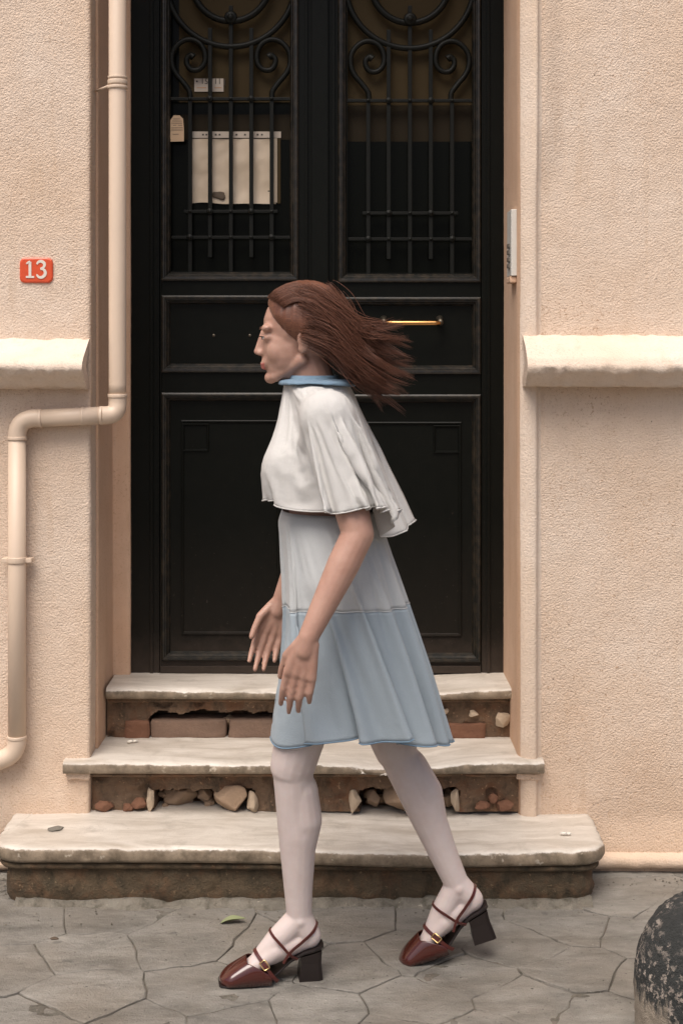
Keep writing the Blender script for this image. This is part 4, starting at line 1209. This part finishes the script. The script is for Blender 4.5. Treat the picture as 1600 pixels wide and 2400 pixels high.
# head, facing -X, chin slightly lowered
HC = V3((-0.098, PY, 1.502)); tilt = Matrix.Rotation(R(-6), 3, 'Y')
hp = lambda x, y, z: HC+tilt @ V3((x, y, z))
blob(hp(0.012, 0, 0.022), (0.096, 0.073, 0.090), tilt)
blob(hp(-0.030, 0, -0.028), (0.062, 0.060, 0.082), tilt)
blob(hp(-0.052, 0, -0.070), (0.034, 0.040, 0.034), tilt); blob(hp(-0.078, 0, -0.094), (0.016, 0.019, 0.015), tilt)
for s in (-1, 1):
    limb(hp(0.000, s*0.050, -0.060), hp(-0.066, s*0.018, -0.092), 0.014, 0.014)
    blob(hp(-0.050, s*0.034, -0.034), (0.030, 0.022, 0.034), tilt)
    blob(hp(-0.073, s*0.030, 0.022), (0.014, 0.026, 0.011), tilt)
    blob(hp(-0.072, s*0.031, 0.0), (0.0145, 0.018, 0.0110), tilt)
    blob(hp(0.010, s*0.072, -0.012), (0.016, 0.009, 0.029), tilt); blob(hp(0.004, s*0.071, -0.034), (0.010, 0.007, 0.012), tilt)
limb(hp(-0.083, 0, 0.014), hp(-0.100, 0, -0.026), 0.0085, 0.0095); blob(hp(-0.1025, 0, -0.030), (0.0100, 0.0098, 0.0085), tilt)
for s in (-1, 1): blob(hp(-0.096, s*0.009, -0.034), (0.010, 0.008, 0.007), tilt)
blob(hp(-0.080, 0, -0.056), (0.016, 0.026, 0.020), tilt)
blob(hp(-0.0925, 0, -0.0600), (0.0085, 0.021, 0.0050), tilt); blob(hp(-0.0905, 0, -0.0690), (0.0085, 0.018, 0.0058), tilt)

v, f = merge(B)
raw = mesh_obj('body', v, f, None, None)
md = raw.modifiers.new('r', 'REMESH'); md.mode = 'VOXEL'; md.voxel_size = 0.0032; md.use_smooth_shade = True
sm = raw.modifiers.new('s', 'SMOOTH'); sm.factor = 0.5; sm.iterations = 6
bpy.context.view_layer.update()
me = bpy.data.meshes.new_from_object(raw.evaluated_get(bpy.context.evaluated_depsgraph_get()))
bpy.data.objects.remove(raw)
me.name = 'body'; me.materials.clear()
for m in (M['skin'], M['stocking'], M['lips']): me.materials.append(m)
nf = len(me.polygons); cen = np.zeros(nf*3); me.polygons.foreach_get('center', cen); cen = cen.reshape(-1, 3)
mi = np.zeros(nf, np.int32); mi[cen[:, 2] < 0.66] = 1
ti = tilt.inverted(); tin = np.array(ti)
loc = (cen-np.array(HC)) @ tin.T
lipm = (loc[:, 0] < -0.0885) & (np.abs(loc[:, 1]) < 0.021) & (loc[:, 2] < -0.0575+0.0) & (loc[:, 2] > -0.076)
mi[lipm] = 2
me.polygons.foreach_set('material_index', mi); me.polygons.foreach_set('use_smooth', [True]*nf)
body = link(bpy.data.objects.new('body', me), person)
for s in (-1, 1):
    v, f = blob_data(hp(-0.0782, s*0.031, 0.0), (0.0102, 0.0115, 0.0052), tilt); e = mesh_obj('eye', v, f, M['eye_white'], person, True)
    v, f = blob_data(hp(-0.0848, s*0.0315, 0.0), (0.0044, 0.0054, 0.0044), tilt); mesh_obj('iris', v, f, M['iris'], e, True)
    tube('eyelid', [hp(-0.074, s*0.043, 0.0015), hp(-0.0835, s*0.040, 0.0045), hp(-0.0905, s*0.031, 0.0052), hp(-0.088, s*0.021, 0.002)], [0.0010, 0.0018, 0.0018, 0.0010], M['skin'], person, 6)
    tube('eyelash', [hp(-0.075, s*0.0435, 0.0005), hp(-0.0865, s*0.0400, 0.0036), hp(-0.0935, s*0.033, 0.0042)], [0.0007, 0.0015, 0.0012], M['iris'], person, 5)
    tube('eyebrow', [hp(-0.066, s*0.050, 0.0205), hp(-0.0785, s*0.042, 0.0262), hp(-0.0885, s*0.029, 0.0252), hp(-0.0915, s*0.017, 0.0215)], [0.0007, 0.0015, 0.0017, 0.0011], M['hair'], person, 6)

# hair: cap with strand ridges plus many locks streaming back
hv = []
nth, nph = 120, 44
P = np.zeros((nth, nph, 3))
for i in range(nth):
    th = 2*PI*i/nth                      # 0 = back (+x), pi = face
    front = max(0, -math.cos(th))
    low = R(118)-R(62)*front**1.4          # how far down from the crown the cap reaches
    for j in range(nph):
        ph = low*j/(nph-1)
        dv = V3((math.sin(ph)*math.cos(th), math.sin(ph)*math.sin(th), math.cos(ph)))
        rr_ = 1.0+0.012*math.sin(th*46+3*math.sin(th*5)+ph*2)*(0.3+ph)+0.02*n1(th*2, ph*3, 1.3, 2)
        q = V3((0.106*dv.x+0.014, 0.086*dv.y, 0.103*dv.z+0.022))*rr_
        edge = (j/(nph-1))**8
        q -= V3((q.x, q.y, 0))*0.13*edge
        P[i, j] = hp(q.x, q.y, q.z)
hair = grid_obj('hair', P, M['hair'], person, cu=True, flip=True)
rl = random.Random(11); parts = []
for k in range(64):
    th = rl.uniform(-1.75, 1.75); ph = rl.uniform(R(35), R(114))
    dv = V3((math.sin(ph)*math.cos(th), math.sin(ph)*math.sin(th), math.cos(ph)))
    p0 = V3((0.107*dv.x+0.012, 0.087*dv.y, 0.104*dv.z+0.022))
    L = rl.uniform(0.035, 0.125); drop = rl.uniform(0.05, 0.115); lift = rl.uniform(-0.01, 0.03); ph0 = rl.uniform(0, 6.28); wv = rl.uniform(0.004, 0.012)
    p1 = V3((max(p0.x, 0.0)*0.4+0.070, p0.y*0.98, p0.z-0.030-0.02*max(p0.z, 0)/0.1))
    p2 = V3((0.112+L*0.18, p0.y*0.86, min(p1.z-0.02, 0.04)-drop*0.40)); p3 = V3((0.122+L*0.60, p0.y*0.75+rl.gauss(0, .012), p2.z-drop*0.50+lift)); p4 = V3((0.130+L*1.05, p0.y*0.7+rl.gauss(0, .018), p3.z-drop*0.38+lift))
    gd = catmull([p0, p1, p2, p3, p4], 4); m = len(gd)
    for q in range(66):
        o = V3((rl.gauss(0, 1), rl.gauss(0, 1), rl.gauss(0, 1))); le = rl.uniform(0.66, 1.06); cc = []; fz = rl.uniform(0.4, 1.6) if q % 9 else rl.uniform(1.4, 2.0)
        for i, g_ in enumerate(gd):
            t = i/(m-1); sp = 0.0105*fz*(0.45+0.55*math.sin(PI*min(1, t*1.2)))*(1-0.35*t)
            cc.append(hp(*(g_+o*sp+V3((0, math.sin(t*7+ph0), math.cos(t*6+ph0)))*wv*t)))
        mm = max(6, int(m*le)); cc = cc[:mm]; w = rl.uniform(0.00045, 0.0009)
        parts.append(tube_data(cc, [w*(0.5+0.5*min(1, i/3))*(1-0.85*max(0, (i/(mm-1)-0.55)/0.45)**1.3) for i in range(mm)], 3))
for k in range(1300):      # combed strands over the crown and temples
    y = rl.uniform(-0.075, 0.075); a0 = rl.uniform(0.55, 1.05)
    pts = []
    for i in range(7):
        t = i/6; an = R(150-a0*22)*(1-t)+R(5)*t
        sx = math.cos(an); sz = math.sin(an); q = math.sqrt(max(0.05, 1-(y/0.09)**2))
        pts.append(hp(0.108*sx*q+0.014, y*(1+0.1*math.sin(3*t)), 0.105*sz*q+0.022-0.02*t))
    w = rl.uniform(0.00045, 0.0009); lf_ = rl.uniform(-0.002, 0.0030)
    pts = [q_+(q_-HC).normalized()*lf_ for q_ in pts]; parts.append(tube_data(catmull(pts, 3), [w*0.3]+[w]*17+[w*0.3], 3))
v, f = merge(parts); mesh_obj('hair_locks', v, f, M['hair'], person, True)

# clothes: draped once by a short cloth simulation over the body, then kept as plain meshes
v, f = merge(BP)
prox = mesh_obj('drape_form', v, f, None, None)
md = prox.modifiers.new('r', 'REMESH'); md.mode = 'VOXEL'; md.voxel_size = 0.011
bpy.context.view_layer.update()
pm = bpy.data.meshes.new_from_object(prox.evaluated_get(bpy.context.evaluated_depsgraph_get()))
prox.modifiers.clear(); prox.data = pm
cm = prox.modifiers.new('c', 'COLLISION'); prox.collision.thickness_outer = 0.006; prox.collision.cloth_friction = 8
def lerp_tab(tab, t):
    for (a, va), (b, vb) in zip(tab[:-1], tab[1:]):
        if t <= b:
            k = (t-a)/(b-a)
            return [x+(y-x)*k for x, y in zip(va, vb)]
    return tab[-1][1]
def fold(th, n, ph=0.0):
    s = math.sin(n*th+ph); return math.copysign(abs(s)**0.8, s)
def gridP(nth, nv, fn): return np.array([[fn(2*PI*i/nth, j/(nv-1)) for j in range(nv)] for i in range(nth)])
def cloth_obj(P, pin_rows, bend, tens=12.0, mass=0.16):
    o = grid_obj('cloth', P, None, None, cu=True)
    nv = P.shape[1]
    vg = o.vertex_groups.new(name='pin')
    for r_ in range(len(pin_rows)):
        vg.add([i*nv+r_ for i in range(P.shape[0])], pin_rows[r_], 'REPLACE')
    c = o.modifiers.new('cl', 'CLOTH'); s = c.settings
    s.quality = 5; s.mass = mass; s.tension_stiffness = tens; s.compression_stiffness = tens; s.shear_stiffness = 4; s.bending_stiffness = bend
    s.air_damping = 1.5; s.vertex_group_mass = 'pin'
    c.collision_settings.distance_min = 0.005; c.collision_settings.collision_quality = 2
    return o
sk_tab = [(0, (1.09, -0.030, 0.110, 0.130)), (0.2, (0.99, -0.028, 0.150, 0.170)), (0.42, (0.885, -0.020, 0.205, 0.205)), (0.7, (0.745, -0.006, 0.275, 0.235)), (1, (0.592, 0.010, 0.340, 0.265))]
def sk_fn(th, t):
    z, cx, rx, ry = lerp_tab(sk_tab, t)
    w = (0.002+0.022*t)*(0.6*fold(th+0.25*math.sin(2*th+.4), 11, 0.4)+0.5*n1(math.cos(th)*2, math.sin(th)*2, t*1.2, 1.6, 4))
    k = 1+w/0.2
    return (cx+rx*k*math.cos(th), PY+ry*k*math.sin(th), z)
bl_tab = [(0, (1.392, -0.066, 0.056, 0.062)), (0.10, (1.386, -0.060, 0.082, 0.100)), (0.30, (1.384, -0.048, 0.150, 0.205)), (0.60, (1.352, -0.040, 0.235, 0.325)), (1, (1.260, -0.030, 0.330, 0.450))]
def bl_fn(th, s):
    z, cx, rx, ry = lerp_tab(bl_tab, s)
    w = 0.010*s*(0.6*n1(math.cos(th)*2, math.sin(th)*2, s*2.2, 1.9, 5)+0.4*math.sin(9*th))
    return (cx+rx*math.cos(th)*(1+w)+0.045*s*max(0, math.cos(th))**2, PY+ry*math.sin(th)*(1+w), z+w)
Ps = {'skirt': gridP(210, 58, sk_fn), 'blouse': gridP(230, 50, bl_fn)}
sims = {'skirt': cloth_obj(Ps['skirt'], [1, 1, 1, .6, .3], 0.06), 'blouse': cloth_obj(Ps['blouse'], [1, 1, 1, .8, .4], 0.12)}
old_g = sc.gravity.copy(); sc.gravity = (3.2, 0.0, -9.0)
sc.frame_start = 1; sc.frame_end = 40
for fr in range(1, 27): sc.frame_set(fr)
dg = bpy.context.evaluated_depsgraph_get()
for k, o in sims.items():
    ev = o.evaluated_get(dg).data; a = np.zeros(len(ev.vertices)*3); ev.vertices.foreach_get('co', a)
    Ps[k] = a.reshape(Ps[k].shape)
for o in list(sims.values())+[prox]:
    me_ = o.data; bpy.data.objects.remove(o); bpy.data.meshes.remove(me_)
sc.gravity = old_g; sc.frame_set(1)
def smooth_rows(P, it=1):
    for _ in range(it):
        Q = P.copy(); Q[:, 1:-1] = 0.5*P[:, 1:-1]+0.125*(P[:, :-2]+P[:, 2:]+np.roll(P, 1, 0)[:, 1:-1]+np.roll(P, -1, 0)[:, 1:-1]); P = Q
    return P
def garment(name, P, mat, parent, thick=0.0022):
    o = grid_obj(name, P, mat, parent, cu=True, flip=True)
    m = o.modifiers.new('thickness', 'SOLIDIFY'); m.thickness = thick; m.offset = -1
    return o
def band(name, ring, r0, mat, parent): tube(name, [tuple(q) for q in ring], r0, mat, parent, 6, True)
S = smooth_rows(Ps['skirt']); cut = 24
skirt = garment('skirt', S[:, :cut+1], M['pale_blue'], person)
garment('skirt_tier', S[:, cut:], M['blue'], skirt)
band('seam', S[:, cut], 0.0014, M['pale_blue'], skirt); band('hem', S[:, -1], 0.0016, M['deep_blue'], skirt)
BLP = smooth_rows(Ps['blouse'])
blouse = garment('blouse', BLP, M['white_cotton'], person)
band('hem', BLP[:, -1], 0.0016, M['white_cotton'], blouse)
CR = BLP[:, :6].copy(); cc_ = CR.mean(0).mean(0)
for j in range(6):
    o_ = CR[:, j]-np.array([cc_[0], cc_[1], CR[:, j, 2].mean()]); o_[:, 2] = 0
    o_ /= np.linalg.norm(o_, axis=1, keepdims=True)
    CR[:, j] += o_*(0.004+0.003*min(j, 3)); CR[:, j, 2] += 0.006
stand = CR[:, :1].copy(); stand[..., 2] += 0.008
garment('collar', np.concatenate([stand, CR], 1), M['deep_blue'], blouse, 0.0025)

# shoes
def shoe(T):
    # vamp: cross sections from the squared toe to the instep, open on top behind the throat
    nu, nw = 26, 23
    P = np.zeros((nu, nw, 3)); 
    for i in range(nu):
        t0_ = i/(nu-1)
        for j in range(nw):
          s = j/(nw-1)*2-1
          t = t0_*min(1.0, 0.53+0.62*max(0, (abs(s)-0.30)/0.70)**1.5); u = 0.2375-0.118*t
          hw = 0.036*(1-max(0, 1-t/0.42)**2.6)**0.5*0.98+0.003*t+0.008*(1-t)*(t > 0)*min(1, t*6)
          hw = min(hw, 0.0385)
          top = 0.012+0.052*min(1, t/0.62)**0.75 if t < 0.62 else 0.064-0.0
        # throat line: the roof opens where t > .45, walls drop towards the arch
          a = s*PI/2
          vv = hw*math.copysign(abs(math.sin(a))**0.62, s)
          ww = 0.005+(top-0.005)*(math.cos(a)**0.62 if math.cos(a) > 1e-6 else 0)
          P[i, j] = T(u, vv, max(ww, 0.005))
    # cut the opening: keep faces in front of the slanted oval throat
    keep = [(i*nw+j, i*nw+j+1, (i+1)*nw+j+1, (i+1)*nw+j) for i in range(nu-1) for j in range(nw-1)]
    sh = mesh_obj('shoe', P.reshape(-1, 3).tolist(), keep, M['patent'], person, True)
    m = sh.modifiers.new('thickness', 'SOLIDIFY'); m.thickness = 0.0022; m.offset = 1
    # sole: ball flat on the ground, arch rising to the heel seat
    st = [(0.240, 0.020, 0.000, 0.005), (0.236, 0.029, 0, 0.0055), (0.222, 0.0345, 0, 0.006), (0.19, 0.0385, 0, 0.007), (0.155, 0.0385, 0.0, 0.008), (0.130, 0.034, 0.006, 0.013), (0.105, 0.027, 0.024, 0.030), (0.075, 0.025, 0.050, 0.057), (0.045, 0.028, 0.068, 0.076), (0.020, 0.0285, 0.074, 0.082), (0.005, 0.024, 0.077, 0.086), (-0.003, 0.013, 0.079, 0.087)]
    Ps = np.zeros((len(st), 8, 3))
    for i, (u, hw, w0, w1) in enumerate(st):
        for j, (a, b) in enumerate(((-0.97, 0), (0, 0), (0.97, 0), (1, 0.5), (0.97, 1), (0, 1), (-0.97, 1), (-1, 0.5))): Ps[i, j] = T(u, hw*a, w0+(w1-w0)*b)
    sole = grid_obj('sole', Ps, M['sole'], sh, cv=True, smooth=False)
    # block heel
    V = []
    for w, ub, uf, hw in ((0.0, 0.000, 0.055, 0.027), (0.004, 0.0, 0.055, 0.027), (0.045, 0.0035, 0.050, 0.0255), (0.073, 0.002, 0.052, 0.026)):
        wf = 0.062 if w > 0.07 else w
        V += [T(ub, -hw*0.85, w), T(ub, hw*0.85, w), T(ub+0.008, hw, w), T(uf, hw, wf), T(uf, -hw, wf), T(ub+0.008, -hw, w)]
    Fc = [tuple(range(6))[::-1], tuple(range(18, 24))]
    for k in range(3):
        for i in range(6): Fc.append((k*6+i, k*6+(i+1) % 6, (k+1)*6+(i+1) % 6, (k+1)*6+i))
    mesh_obj('heel', V, Fc, M['sole'], sh)
    def strap(name, ctl, wd, mat=M['strap'], th=0.0022):
        pts = catmull([T(*c) for c in ctl], 7); m = len(pts)
        V, Fc = [], []
        for i, p in enumerate(pts):
            t = (pts[min(i+1, m-1)]-pts[max(i-1, 0)]).normalized()
            o = (p-T(0.075, 0, 0.08)); c = ctl[0]
            o = p-T(*cen_of(i/(m-1)*(len(ctl)-1)))
            wdir = t.cross(o).normalized(); nn = wdir.cross(t).normalized()
            if nn.dot(o) < 0: nn = -nn
            for a, b in ((-1, 0), (1, 0), (1, 1), (-1, 1)): V.append(p+wdir*wd/2*a+nn*th*b)
        for i in range(m-1):
            for k in range(4): Fc.append((i*4+k, i*4+(k+1) % 4, (i+1)*4+(k+1) % 4, (i+1)*4+k))
        Fc += [(0, 3, 2, 1), ((m-1)*4, (m-1)*4+1, (m-1)*4+2, (m-1)*4+3)]
        return mesh_obj(name, V, Fc, mat, sh)
    global cen_of
    cen_of = lambda k: (0.135, 0, 0.05)
    strap('strap', [(0.106, 0.034, 0.012), (0.118, 0.037, 0.026), (0.135, 0.034, 0.051), (0.150, 0.020, 0.070), (0.156, 0.0, 0.0775), (0.150, -0.020, 0.070), (0.135, -0.034, 0.051), (0.106, -0.034, 0.012)], 0.0085)
    cen_of = lambda k: (0.075, 0, 0.095)
    # crossed slingback: from the arch over the heel tendon and back, and over the instep
    strap('strap', [(0.060, 0.028, 0.060), (0.078, 0.0345, 0.079), (0.050, 0.0330, 0.104), (0.024, 0.027, 0.126), (0.012, 0.0, 0.138), (0.024, -0.027, 0.126), (0.050, -0.0330, 0.104), (0.078, -0.0345, 0.079), (0.060, -0.028, 0.060)], 0.0068)
    strap('strap', [(0.080, 0.0355, 0.078), (0.096, 0.0335, 0.098), (0.114, 0.022, 0.117), (0.121, 0.0, 0.1245), (0.114, -0.022, 0.117), (0.096, -0.0335, 0.098), (0.080, -0.0355, 0.078)], 0.0062)
    cen_of = lambda k: (0.09, 0, 0.06)
    strap('strap', [(0.080, 0.036, 0.080), (0.087, 0.036, 0.068), (0.094, 0.0355, 0.056)], 0.0055)
    # buckle on the near side of the instep strap
    c = V3((0.1365, 0.0365, 0.0535)); a = V3((0.0125, -0.0075, 0.0165)); a.normalize(); b = V3((-0.80, 0.1, 0.60)).normalized()
    q = lambda x, y: T(*(c+a*x+b*y))
    pts = [q(-0.0105, -0.0075), q(0.0105, -0.0075), q(0.0105, 0.0075), q(-0.0105, 0.0075)]
    bk = tube('buckle', [pts[0].lerp(pts[1], 0.08), pts[0].lerp(pts[1], 0.92), pts[1].lerp(pts[2], 0.08), pts[1].lerp(pts[2], 0.92), pts[2].lerp(pts[3], 0.08), pts[2].lerp(pts[3], 0.92), pts[3].lerp(pts[0], 0.08), pts[3].lerp(pts[0], 0.92)], 0.0017, M['gold'], sh, 8, True)
    return sh
shoe(FF); shoe(FR)
